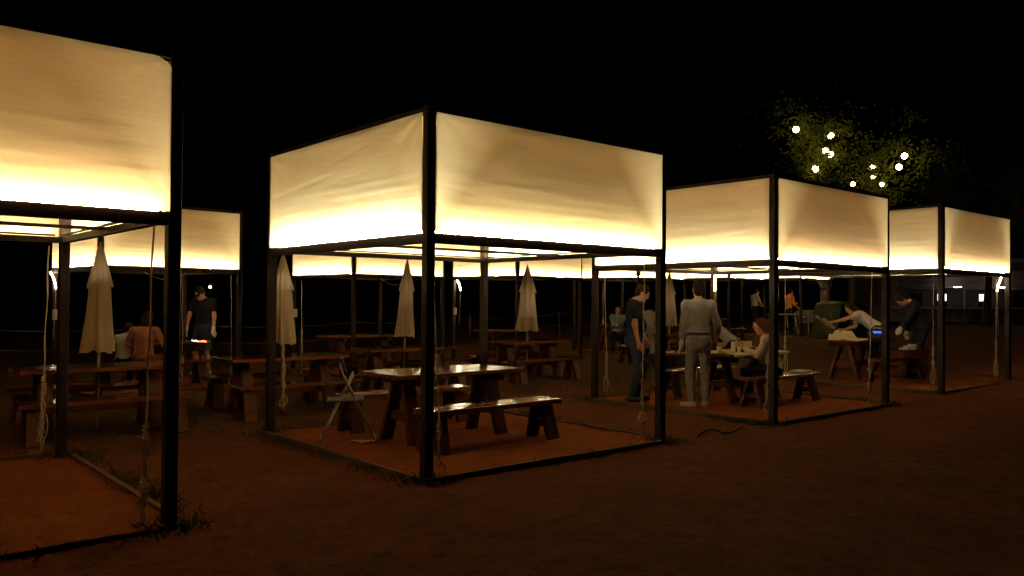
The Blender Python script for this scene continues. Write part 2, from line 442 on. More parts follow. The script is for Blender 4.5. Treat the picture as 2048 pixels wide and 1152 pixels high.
def pavilion(F, rz, L, zb, zt, label, seed, pw=.11, tubes=(), box_at=None, base=0.0, wire=False):
    """F front post; zb = cloth bottom, zt = cloth top (world z)"""
    z0 = terr(F[0], F[1]) + base
    t = empty('lantern_pavilion', (F[0], F[1], z0), rz)
    tag(t, label, 'pavilion', 'cloth sided pavilions lit from inside')
    B, T, h = zb - z0, zt - z0, pw / 2
    for cx, cy in ((0, 0), (L, 0), (L, L), (0, L)):
        MB().box((cx - h, cy - h, -.15), (cx + h, cy + h, T + .055), .006).build('post', 'frame', t)
    bw = .03
    for cx, cy, sx, sy in ((0, 0, 1, 1), (L, 0, -1, 1), (L, L, -1, -1), (0, L, 1, -1)):
        MB().box((cx - h - .03, cy - h - .03, .012), (cx + h + .03, cy + h + .03, .026), .003).build('base_plate', 'frame', t)
    for kk, (p, q) in enumerate((((h, 0), (L - h, 0)), ((L, h), (L, L - h)), ((L - h, L), (h, L)), ((0, L - h), (0, h)))):
        bh = .085 if kk in (0, 3) else .055  # back beams made thinner, standing in for bloom eating into them
        MB().bar((*p, B - .0025 - bh / 2), (*q, B - .0025 - bh / 2), bw * 2, bh).build('beam', 'frame', t)
        MB().bar((*p, T + .028), (*q, T + .028), bw * 2, .045).build('top_rail', 'frame', t)
    MB().bar((bw, L / 2, B - .018), (L - bw, L / 2, B - .018), .035, .026).build('cross_beam', 'frame', t)
    w = L - pw + .01
    for k in range(4):
        o = link('cloth_panel', cloth_panel(w, T - B, seed * 10 + k, k == 0 and seed == 1), t)
        a = k * math.pi / 2
        c = Vector((L / 2, L / 2, 0)) + Matrix.Rotation(a, 3, 'Z') @ Vector((-w / 2, -L / 2 - .048, 0))
        o.location = (c.x, c.y, B); o.rotation_euler = (0, 0, a)
        # light strip lying along the beam behind the cloth
        y = -L / 2 + .034
        R3 = Matrix.Rotation(a, 3, 'Z')
        def ring(x): return [R3 @ Vector(v) + Vector((L / 2, L / 2, B)) for v in ((x, y - .010, .001), (x, y + .011, .001), (x, y + .012, .018), (x, y + .008, .019), (x, y + .0062, .016), (x, y - .0062, .0035))]
        x0, x1 = -w / 2 + .05, w / 2 - .05
        ch = MB(); ch.add(ring(x0) + ring(x1), [(i, (i + 1) % 6, (i + 1) % 6 + 6, i + 6) for i in range(6)] + [(5, 4, 3, 2, 1, 0), (6, 7, 8, 9, 10, 11)])
        st_ = ch.build('strip_shield', 'frame', t)  # shield added behind the strip to block its downward and inward light
        q = [R3 @ Vector(v) + Vector((L / 2, L / 2, B)) for v in ((x0, y - .0075, .0045), (x1, y - .0075, .0045), (x1, y + .0050, .0175), (x0, y + .0050, .0175))]
        s = MB(); s.add(q, [(0, 1, 2, 3)])
        s.build('light_strip', ('led%d' if k % 2 == 0 else 'ledside%d') % seed, st_)
    xs = np.linspace(-.0, L, 24)
    v, f = grid_mesh(xs, xs, lambda X, Y: T - .012 - .05 * np.sin(np.pi * X / L) * np.sin(np.pi * Y / L) + .006 * vn(X * 3 + seed, Y * 3))
    me = bpy.data.meshes.new('roof_cloth'); me.from_pydata(v.tolist(), [], f.tolist()); me.update()
    me.materials.append(M['roofcloth']); me.polygons.foreach_set('use_smooth', [True] * len(me.polygons))
    link('roof_cloth', me, t)
    for (cx, cy, dx, dy) in tubes:                                   # loose end of the strip dangling off a corner
        p = Vector((cx, cy, B - .07))
        MB().tube([p, p + Vector((dx * .3, dy * .3, -.05)), p + Vector((dx * .8, dy * .8, -.17)), p + Vector((dx, dy, -.27))], .011, 8).build('loose_light_tube', 'tube', t, True)
        MB().tube([p + Vector((dx, dy, -.27)), p + Vector((dx * .9, dy * .9, -.6)), p + Vector((dx * .7, dy * .7, -1.1))], .004, 6).build('cable', 'rope', t, True)
    if box_at:
        x, y = box_at
        b = MB().box((x - .045, y - h - .05, 1.10), (x + .045, y - h, 1.27), .008).build('switch_box', 'box', t)
        MB().box((x - .02, y - h - .056, 1.17), (x + .02, y - h - .0505, 1.21)).build('switch', 'white_pl', b)
    if wire:                                                         # slack cable under the beam
        n = 9
        pts = [(L * .3 + L * .3 * i / (n - 1), .04, B - .09 - .11 * math.sin(math.pi * i / (n - 1))) for i in range(n)]
        MB().tube(pts, .006, 6).build('cable', 'rope', t, True)
    return t

PF = [(-4.494, 3.361), (-0.692, 6.727), (3.217, 10.023), (7.013, 13.308)]
FRONT = [
    dict(label='large lit cream cloth pavilion standing over bare sand with no furniture', dz=0, tubes=(), box=None),
    dict(label='large lit cream cloth pavilion over an empty wooden table and a folding chair', dz=0, tubes=(), box=None),
    dict(label='large lit cream cloth pavilion where the man in the checked shirt stands', dz=-.022, tubes=((2.93, 2.93, -.03, -.02),), box=None),
    dict(label='large lit cream cloth pavilion where a man in black stoops over a crate', dz=.028, tubes=((2.93, .075, -.09, .05),), box=None),
]
LF = 3.004
for i, d in enumerate(FRONT):
    F = PF[i]
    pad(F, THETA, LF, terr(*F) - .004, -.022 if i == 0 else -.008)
    pavilion(F, THETA, LF, 2.045 + d['dz'], 3.04 + d['dz'], d['label'], i + 1, .084, d['tubes'], d['box'], wire=False)
BF = [(-6.14, 12.15), (-3.01, 15.5), (.125, 18.5), (3.3, 21.3), (6.5, 24.4), (9.75, 27.5)]
BZ = [1.97, 1.975, 2.06, 2.125, 2.23, 2.33]
BL = ['small lit pavilion above the glowing charcoal grill and the seated pair',
      'small lit pavilion with a slack cable, behind the folding chair',
      'small lit pavilion with a loose bright tube on its corner post',
      'small lit pavilion above the seated woman in denim blue',
      'small lit pavilion between the woman in denim and the two standing women',
      'small lit pavilion above the two standing women, smallest looking of its row']
TB = math.pi / 4
for i, F in enumerate(BF):
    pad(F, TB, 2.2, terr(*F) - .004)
    tubes = {0: ((-.075, 2.16, .07, -.06),), 2: ((.03, 2.13, .10, -.03),)}.get(i, ())
    bx = {0: (0, 2.2), 1: (0, 2.2), 2: (0, 2.2)}.get(i)
    pavilion(F, TB, 2.2, BZ[i], BZ[i] + .93, BL[i], 20 + i, .072, tubes, bx, wire=(i in (0, 1, 4)))

# ------------------------------------------------------------------ trestle tables and benches
def make_table(L=1.65, Wd=.72, H=.72):
    t = empty('trestle_table', (0, 0, 0))
    n = 5; bw = Wd / n
    for k in range(n):
        y0 = -Wd / 2 + k * bw
        j = random.uniform(-.008, .008)
        MB().box((-L / 2 + j, y0 + .0015, H - .045 + random.uniform(-.001, .001)), (L / 2 + j, y0 + bw - .0015, H + random.uniform(-.001, .001)), .004).build('board', 'woodtop', t).rotation_euler = (0, random.uniform(-.006, .006) * .2, 0)
    for sx in (-1, 1):
        x = sx * (L / 2 - .28)
        MB().box((x - .04, -Wd / 2 + .06, H - .125), (x + .04, Wd / 2 - .06, H - .047), .006).build('cleat', 'wood', t)
        for sy in (-1, 1):
            MB().bar((x, sy * .10, H - .126), (x + sx * .03, sy * .27, 0), .14, .055, (0, 1, 0)).build('leg', 'wood', t)
        MB().box((x - .03, -.24, .22), (x + .03, .24, .31)).build('foot_rail', 'wood', t)
    MB().bar((-(L / 2 - .312), 0, .265), (L / 2 - .312, 0, .265), .05, .10).build('stretcher', 'wood', t)
    return t
def make_bench(L=1.72, Wd=.32, H=.42):
    t = empty('wooden_bench', (0, 0, 0))
    for k in range(2):
        y0 = -Wd / 2 + k * Wd / 2
        MB().box((-L / 2 + k * .01, y0 + .002, H - .05), (L / 2, y0 + Wd / 2 - .002, H + k * .002), .005).build('board', 'woodtop', t)
    for sx in (-1, 1):
        x = sx * (L / 2 - .16)
        for sy in (-1, 1):
            MB().bar((x, sy * .06, H - .052), (x + sx * .02, sy * .165, 0), .15, .05, (0, 1, 0)).build('leg', 'wood', t)
        MB().box((x - .04, -.10, .13), (x + .04, .10, .20)).build('foot_rail', 'wood', t)
    return t
T0, BN0 = make_table(), make_bench()
_first = {'t': True, 'b': True}
def place(kind, p, rz, label, group):
    src = T0 if kind == 't' else BN0
    o = src if _first[kind] else copy_tree(src)
    _first[kind] = False
    o.location = p; o.rotation_euler = (0, 0, rz)
    tag(o, label, 'table' if kind == 't' else 'bench', group)
    return o
GT, GB = 'trestle tables of dark red wood', 'benches of dark red wood'
def pv(i, a, b, z=0.0):
    return W((Vector((*PF[i], 0)) - F2).dot(A) + a, (Vector((*PF[i], 0)) - F2).dot(Bv) + b, z)
PZ = .016
place('t', pv(1, 1.35, 1.60, PZ), THETA, 'glossy empty wooden table beside the folding chair', GT)
place('b', pv(1, 1.42, .90, PZ), THETA, 'glossy wooden bench between the empty table and the dirt road', GB)
place('b', pv(1, 1.42, 2.48, PZ), THETA, 'glossy wooden bench behind the empty table, next to the folding chair', GB)
place('t', pv(2, 1.75, 1.62, PZ), THETA, 'wooden table laden with food in front of the checked shirt man', GT)
place('b', pv(2, 1.80, .98, PZ), THETA, 'wooden bench under the woman in the pale cardigan, newspaper on its end', GB)
place('b', pv(2, 1.75, 2.40, PZ), THETA, 'wooden bench on the far side of the table laden with food', GB)
place('t', pv(3, 1.25, 2.02, PZ), THETA + .05, 'wooden table with the bundled cloth and the blue flamed stove', GT)
place('b', pv(3, 1.2, 1.25, PZ), THETA, 'wooden bench before the table with the blue flamed stove', GB)
UM = [(-1.40, 4.43), (.95, 4.75), (3.43, 5.60), (6.60, 6.15), (11.0, 6.2)]
UL = ['the umbrella nearest the seated pair', 'the umbrella beside the knotted rope', 'the middle umbrella of the open row', 'the umbrella before the loose bright tube', 'the umbrella behind the checked shirt man']
for i, (a, b) in enumerate(UM):
    place('t', W(a, b), THETA + .04 * math.sin(i * 3), 'wooden table pierced by ' + UL[i], GT)
    place('b', W(a - .05, b - .60), THETA + .03, 'wooden bench on the road side of ' + UL[i], GB)
    place('b', W(a + .1, b + .75), THETA - .03, 'wooden bench on the fence side of ' + UL[i], GB)
def bv(i, x, y, z=0.0):
    c, s = math.cos(TB), math.sin(TB)
    px, py = BF[i][0] + c * x - s * y, BF[i][1] + s * x + c * y
    return Vector((px, py, terr(px, py) + z))
BT = ['the small pavilion above the grill', 'the small pavilion with the slack cable', 'the small pavilion with the loose tube', 'the small pavilion above the woman in denim', 'the small pavilion between the women']
for i in range(5):
    place('t', bv(i, 1.15, 1.45, .01), TB, 'wooden table under ' + BT[i], GT)
    place('b', bv(i, 1.15, .72, .01), TB, 'wooden bench on the road side under ' + BT[i], GB)

# ------------------------------------------------------------------ closed umbrellas
def make_umbrella(seed):
    t = empty('closed_umbrella', (0, 0, 0))
    MB().tube([(0, 0, 0), (0, 0, 2.02)], .02, 10).build('pole', 'pole', t, True)
    r = random.Random(seed); ph = r.uniform(0, 6)
    def pleat(amp, n=8):
        return lambda a, z: 1 + amp * (math.cos(n * a + ph + .8 * math.sin(2 * a)) * .75 + .3 * math.cos(3 * a + ph * 2 + z * 3))
    def tier(name, zs, rs, amp, wav):
        n = 64; vs = []
        for j, (z, rr) in enumerate(zip(zs, rs)):
            f = j / (len(zs) - 1)
            for k in range(n):
                a = 2 * math.pi * k / n
                q = rr * pleat(amp * (.25 + .75 * f))(a, z)
                low = wav * f ** 4 * (math.cos(8 * a + ph) * .7 + .5 * math.sin(3 * a + ph))
                vs.append((q * math.cos(a), q * math.sin(a), z + low))
        fs = []
        for j in range(len(zs) - 1):
            for k in range(n):
                fs.append((j * n + k, j * n + (k + 1) % n, j * n + n + (k + 1) % n, j * n + n + k))
        mb = MB(); mb.add(vs, fs)
        return mb.build(name, 'canopy', t, True)
    tier('canopy', [1.86, 1.76, 1.62, 1.45, 1.25, 1.05, .93, .88], [.07, .112, .125, .135, .150, .172, .188, .185], .30, -.018)
    tier('vent_flap', [2.07, 2.03, 1.96, 1.86, 1.74, 1.64, 1.60], [.016, .035, .058, .086, .118, .145, .150], .20, -.018)
    MB().ball((0, 0, 2.085), .022, 8).build('finial', 'pole', t, True)
    MB().lathe([(.145, 1.355), (.157, 1.36), (.155, 1.38), (.142, 1.385)], 24).build('tie_band', 'canopy', t, True) if False else None
    return t
for i, (a, b) in enumerate(UM):
    t = make_umbrella(40 + i)
    t.location = W(a, b, .0); t.rotation_euler = (math.radians([.6, -1, .8, -.7, .5][i]), math.radians([.5, 1.2, -1, .6, .4][i]), i * 1.3)
    sc_ = [1.0, 1.0, 1.02, 1.03, 1.0][i]; t.scale = (sc_ * [.80, .82, .74, .95, .85][i], sc_ * [.80, .82, .74, .95, .85][i], sc_)
    tag(t, 'closed beige cloth umbrella, ' + ['standing near the seated pair at the charcoal grill', 'hanging beside the knotted rope of the empty table pavilion', 'between the empty table and the slack cable pavilion', 'in front of the pavilion with the loose tube', 'standing behind the checked shirt man'][i], 'umbrella', 'closed beige umbrellas')
# ------------------------------------------------------------------ tie ropes
def rope(top, bot, zk, label, loops=2, seed=0, r=.0065, zend=.05, knots=1):
    rr = random.Random(seed)
    top, bot = Vector(top), Vector(bot)
    o = MB()
    d = bot - top
    n = 14
    line = [top + d * (i / (n - 1)) + Vector((math.sin(i * 1.7 + seed) * .004, math.cos(i * 1.3 + seed) * .004, 0)) for i in range(n)]
    o.tube(line, r, 7)
    def at(z): return top + d * ((top.z - z) / (top.z - bot.z))
    z = zk
    for kk in range(knots):
        c = at(z)
        pts = []
        for i in range(37):                                         # wraps of the knot
            a = i / 36 * 2 * math.pi * 4
            pts.append(c + Vector((math.cos(a) * (.017 + .005 * math.sin(i)), math.sin(a) * .017, .05 - .10 * i / 36)))
        o.tube(pts, r, 6)
        for s in range(3):                                            # twisted doubled strands under the knot
            q = []
            ln = rr.uniform(.22, .34)
            for i in range(13):
                f = i / 12
                q.append(c + Vector((.012 * math.sin(f * (4 + s) + s * 2.1 + seed) + .006 * math.sin(f * 11 + s), .010 * math.cos(f * 5 + s * 2.1), -.04 - ln * f * (1 - .2 * s))))
            o.tube(q, r, 6)
        z -= .33
    c = at(zk) + Vector((0, 0, -.30))
    for s in range(loops):                                            # hanging loops
        w = rr.uniform(.02, .05) * (1 if s % 2 else -1); ln = max(.12, c.z - bot.z - zend - rr.uniform(0, .12))
        q = [c + Vector((w * math.sin(math.pi * i / 16) * 1.2 + .006 * math.sin(i), .012 * math.cos(i * .9 + s), -ln * math.sin(math.pi * i / 16 * .5 + 0) if i <= 16 else 0)) for i in range(17)]
        o.tube(q, r * .9, 6)
        q2 = [q[-1] + (c + Vector((-w * .6, .01, 0)) - q[-1]) * (i / 10) + Vector((-w * .7 * math.sin(math.pi * i / 10), 0, 0)) for i in range(11)]
        o.tube(q2, r * .9, 6)
    ob = o.build('tie_rope', 'rope', None, True)
    tag(ob, label, 'rope', 'pale tie ropes hanging by the pavilion posts')
    return ob
# (pavilion, corner a, corner b, hang, knot height, text)
def prope(i, a, b, label, zk, da=0, db=0, loops=2, seed=0, ztop=1.95, zlow=.06, knots=1):
    p = pv(i, a, b); q = pv(i, a + da, b + db)
    rope((p.x, p.y, ztop), (q.x, q.y, zlow), zk, label, loops, seed, knots=knots)
prope(0, 2.90, .06, 'long twisted pale rope by the road side post of the bare sand pavilion', .62, -.05, -.02, 1, 1, knots=2)
prope(0, 2.86, 2.92, 'pale rope wound in knots by the inner post of the bare sand pavilion', .72, -.04, .0, 1, 2, knots=2)
prope(1, .09, 2.90, 'pale knotted rope beside the umbrella and the folding chair', .72, .0, -.04, 1, 3, zlow=.22)
prope(1, 2.86, .10, 'pale rope ending in long loops by the fallen branch', .62, -.03, .0, 3, 4, zlow=.08)
prope(1, .085, .07, 'thin pale rope behind the road side post by the empty table', .42, .09, -.03, 1, 5, zlow=.10)
prope(2, .12, 2.93, 'pale rope with loose tails behind the man in the black shirt', .66, .06, -.02, 2, 6)
prope(2, 2.83, .12, 'pale rope with a thick wavy tail past the newspaper bench', .62, -.05, .02, 1, 7, knots=2)
prope(2, .085, .055, 'pale rope tail by the road side post of the cardigan woman', .60, -.06, .07, 1, 8)
prope(3, .08, 2.86, 'thin pale rope before the leaning woman in white', .8, .0, .0, 1, 9)
prope(3, 2.84, .14, 'pale rope hanging below the bright tube by the stooping man', .75, -.02, .0, 2, 10, knots=2)
prope(3, -.01, .12, 'thin dim rope behind the post between the stooping man and the road', .75, -.02, .0, 1, 11)
def brope(i, x, y, label, zk, seed, loops=2):
    p = bv(i, x, y)
    rope((p.x, p.y, BZ[i] - .1), (p.x + .03, p.y, p.z + .06), p.z + zk, label, loops, seed)
brope(0, 2.1, .1, 'thin pale rope splaying at the ground beside the man in the cap', .45, 21, 3)
brope(0, 1.25, .05, 'thin straight rope hanging between the seated pair and the man in the cap', .5, 22, 1)
brope(1, .12, 2.1, 'thin pale rope beside the small switch box behind the umbrella', .8, 23, 1)
brope(3, 1.15, 2.1, 'thin rope behind the head of the checked shirt man', .8, 24, 1)
brope(4, .2, .1, 'thin rope beside the standing woman in grey', .8, 25, 1)
brope(5, .1, .1, 'thin rope before the standing woman in orange', .8, 26, 1)
brope(5, 2.1, .1, 'thin rope above the dark green tarpaulin', .8, 27, 1)

# ------------------------------------------------------------------ folding chair
def folding_chair(p, rz, label, group=None, seat='black', back='black', s=1.0):
    t = empty('folding_chair', p, rz)
    w = .20
    for sy in (-1, 1):
        y = sy * w
        MB().tube([(-.30, y, .0), (-.27, y, .05), (.02, y, .62), (.08, y, .80)], .008, 8).build('back_leg', 'chrome', t, True)
        MB().tube([(.28, y * .86, .0), (.25, y * .86, .05), (-.06, y * .86, .70)], .008, 8).build('front_leg', 'chrome', t, True)
    MB().tube([(-.285, -w, .03), (-.285, w, .03)], .008, 6).build('foot_rail', 'chrome', t)
    MB().tube([(.265, -w * .86, .03), (.265, w * .86, .03)], .008, 6).build('foot_rail', 'chrome', t)
    MB().box((-.17, -.18, .415), (.21, .18, .438), .009).build('seat', seat, t)
    MB().bar((.045, -.20, .78), (.045, .20, .78), .024, .17, (.25, 0, 1)).build('backrest', back, t)
    t.scale = (s, s, s)
    return tag(t, label, 'chair', group)
M['grey_seat'] = mat('grey_seat_vinyl', (.06, .05, .045), .5)
folding_chair(pv(1, .40, 2.02, PZ), math.radians(192), 'chrome legged folding chair with black back beside the empty table', seat='grey_seat')
folding_chair(Vector((2.95, 22.1, terr(2.95, 22.1))), math.radians(-90), 'chrome legged folding chair under the woman in denim blue', seat='grey_seat')

# ------------------------------------------------------------------ people (signed-distance bodies)
def surface_nets(fn, lo, hi, h):
    lo, hi = np.array(lo, float), np.array(hi, float)
    n = np.maximum(4, np.ceil((hi - lo) / h).astype(int) + 1)
    ax = [lo[i] + h * np.arange(n[i]) for i in range(3)]
    D = fn(ax, n)
    S = D < 0
    c = np.zeros(tuple(n - 1), int)
    for i in (0, 1):
        for j in (0, 1):
            for k in (0, 1):
                c += S[i:n[0] - 1 + i, j:n[1] - 1 + j, k:n[2] - 1 + k]
    act = (c > 0) & (c < 8)
    idx = -np.ones(act.shape, int)
    ci = np.argwhere(act); idx[act] = np.arange(len(ci))
    acc = np.zeros((len(ci), 3)); cnt = np.zeros(len(ci))
    cor = [(i, j, k) for i in (0, 1) for j in (0, 1) for k in (0, 1)]
    for p in cor:
        for axis in range(3):
            if p[axis] == 0:
                q = list(p); q[axis] = 1
                a = D[ci[:, 0] + p[0], ci[:, 1] + p[1], ci[:, 2] + p[2]]
                b = D[ci[:, 0] + q[0], ci[:, 1] + q[1], ci[:, 2] + q[2]]
                msk = (a < 0) != (b < 0)
                tt = np.where(msk, a / np.where(msk, a - b, 1), 0)
                pos = np.tile(np.array(p, float), (len(ci), 1)); pos[:, axis] += tt
                acc += pos * msk[:, None]; cnt += msk
    V = lo + h * (ci + acc / np.maximum(cnt, 1)[:, None])
    quads = []
    for axis in range(3):
        sl0 = [slice(None)] * 3; sl1 = [slice(None)] * 3
        sl0[axis] = slice(0, -1); sl1[axis] = slice(1, None)
        ch = S[tuple(sl0)] != S[tuple(sl1)]
        e = np.argwhere(ch)
        o1, o2 = [(1, 2), (2, 0), (0, 1)][axis]
        e = e[(e[:, o1] > 0) & (e[:, o2] > 0) & (e[:, o1] < n[o1] - 1) & (e[:, o2] < n[o2] - 1)]
        if not len(e): continue
        def g(d1, d2):
            q = e.copy(); q[:, o1] -= d1; q[:, o2] -= d2
            return idx[q[:, 0], q[:, 1], q[:, 2]]
        qd = np.stack([g(1, 1), g(0, 1), g(0, 0), g(1, 0)], 1)
        ins = S[e[:, 0], e[:, 1], e[:, 2]]
        qd[~ins] = qd[~ins][:, ::-1]
        quads.append(qd)
    return V, np.concatenate(quads)

class SDF:
    """list of primitives smoothly joined; clip planes cut the result"""
    def __init__(s): s.pr = []
    def cap(s, a, b, r1, r2=None, k=.03, cut=None):
        s.pr.append(('c', np.array(a, float), np.array(b, float), r1, r1 if r2 is None else r2, k, cut)); return s
    def ell(s, c, r, R=None, k=.04, cut=None):
        s.pr.append(('e', np.array(c, float), np.array(r, float), np.eye(3) if R is None else R, 0, k, cut)); return s
    def mesh(s, h, planes=(), infl=0.0, wr=0.0, seed=0):
        lo = np.full(3, 1e9); hi = -lo
        for p in s.pr:
            if p[0] == 'c':
                rm = max(p[3], p[4]); lo = np.minimum(lo, np.minimum(p[1], p[2]) - rm); hi = np.maximum(hi, np.maximum(p[1], p[2]) + rm)
            else:
                rm = p[2].max(); lo = np.minimum(lo, p[1] - rm); hi = np.maximum(hi, p[1] + rm)
        lo -= infl + .03; hi += infl + .03
        def fn(ax, n):
            D = np.full(tuple(n), .3)
            for p in s.pr:
                if p[0] == 'c':
                    rm = max(p[3], p[4]) + .09 + infl; a, b = np.minimum(p[1], p[2]) - rm, np.maximum(p[1], p[2]) + rm
                else:
                    rm = p[2].max() + .09 + infl; a, b = p[1] - rm, p[1] + rm
                sl = []
                for i in range(3):
                    sl.append(slice(max(0, int((a[i] - ax[i][0]) / h)), min(n[i], int((b[i] - ax[i][0]) / h) + 2)))
                X, Y, Z = np.meshgrid(ax[0][sl[0]], ax[1][sl[1]], ax[2][sl[2]], indexing='ij')
                if X.size == 0: continue
                if p[0] == 'c':
                    ab = p[2] - p[1]; L2 = max(1e-9, ab @ ab)
                    t = np.clip(((X - p[1][0]) * ab[0] + (Y - p[1][1]) * ab[1] + (Z - p[1][2]) * ab[2]) / L2, 0, 1)
                    d = np.sqrt((X - p[1][0] - ab[0] * t) ** 2 + (Y - p[1][1] - ab[1] * t) ** 2 + (Z - p[1][2] - ab[2] * t) ** 2) - (p[3] + (p[4] - p[3]) * t)
                else:
                    R = p[3]
                    q = [R[i][0] * (X - p[1][0]) + R[i][1] * (Y - p[1][1]) + R[i][2] * (Z - p[1][2]) for i in range(3)]
                    k0 = np.sqrt(sum((q[i] / p[2][i]) ** 2 for i in range(3))); k1 = np.sqrt(sum((q[i] / p[2][i] ** 2) ** 2 for i in range(3)))
                    d = k0 * (k0 - 1) / np.maximum(k1, 1e-6)
                d = d - infl
                if p[6] is not None:
                    c0, nn = np.array(p[6][0], float), np.array(p[6][1], float)
                    d = np.maximum(d, (X - c0[0]) * nn[0] + (Y - c0[1]) * nn[1] + (Z - c0[2]) * nn[2])
                cur = D[tuple(sl)]; k = p[5]
                hh = np.clip(k - np.abs(cur - d), 0, None) / k
                D[tuple(sl)] = np.minimum(cur, d) - hh * hh * k * .25
            if wr or planes:
                X, Y, Z = np.meshgrid(*ax, indexing='ij')
                if wr: D += wr * (np.sin(X * 31 + 6 * np.sin(Z * 9 + seed) + seed) * np.sin(Z * 42 + 5 * np.sin(Y * 17 + X * 8)) + .6 * np.sin(Z * 27 + X * 21 - Y * 24 + seed))
                for c0, nn in planes:
                    D = np.maximum(D, (X - c0[0]) * nn[0] + (Y - c0[1]) * nn[1] + (Z - c0[2]) * nn[2])
            return D
        return surface_nets(fn, lo, hi, h)
    def build(s, name, m, parent, h=.012, planes=(), infl=0.0, wr=0.0, seed=0):
        V, Q = s.mesh(h, planes, infl, wr, seed)
        me = bpy.data.meshes.new(name); me.from_pydata(V.tolist(), [], Q.tolist()); me.update()
        me.materials.append(M[m]); me.polygons.foreach_set('use_smooth', [True] * len(me.polygons))
        return link(name, me, parent)

def ik(S, T, l1, l2, pole):
    S, T, pole = np.array(S, float), np.array(T, float), np.array(pole, float)
    d = T - S; L = np.linalg.norm(d)
    mx = (l1 + l2) * .995
    if L > mx: d = d * mx / L; T = S + d; L = mx
    u = d / L
    x = (l1 * l1 - l2 * l2 + L * L) / (2 * L)
    y = math.sqrt(max(0, l1 * l1 - x * x))
    pp = pole - u * (pole @ u); pp = pp / (np.linalg.norm(pp) + 1e-9)
    return S + u * x + pp * y, T
def rotm(rx, ry, rz):
    return np.array(Matrix.Rotation(rz, 3, 'Z') @ Matrix.Rotation(ry, 3, 'Y') @ Matrix.Rotation(rx, 3, 'X'))

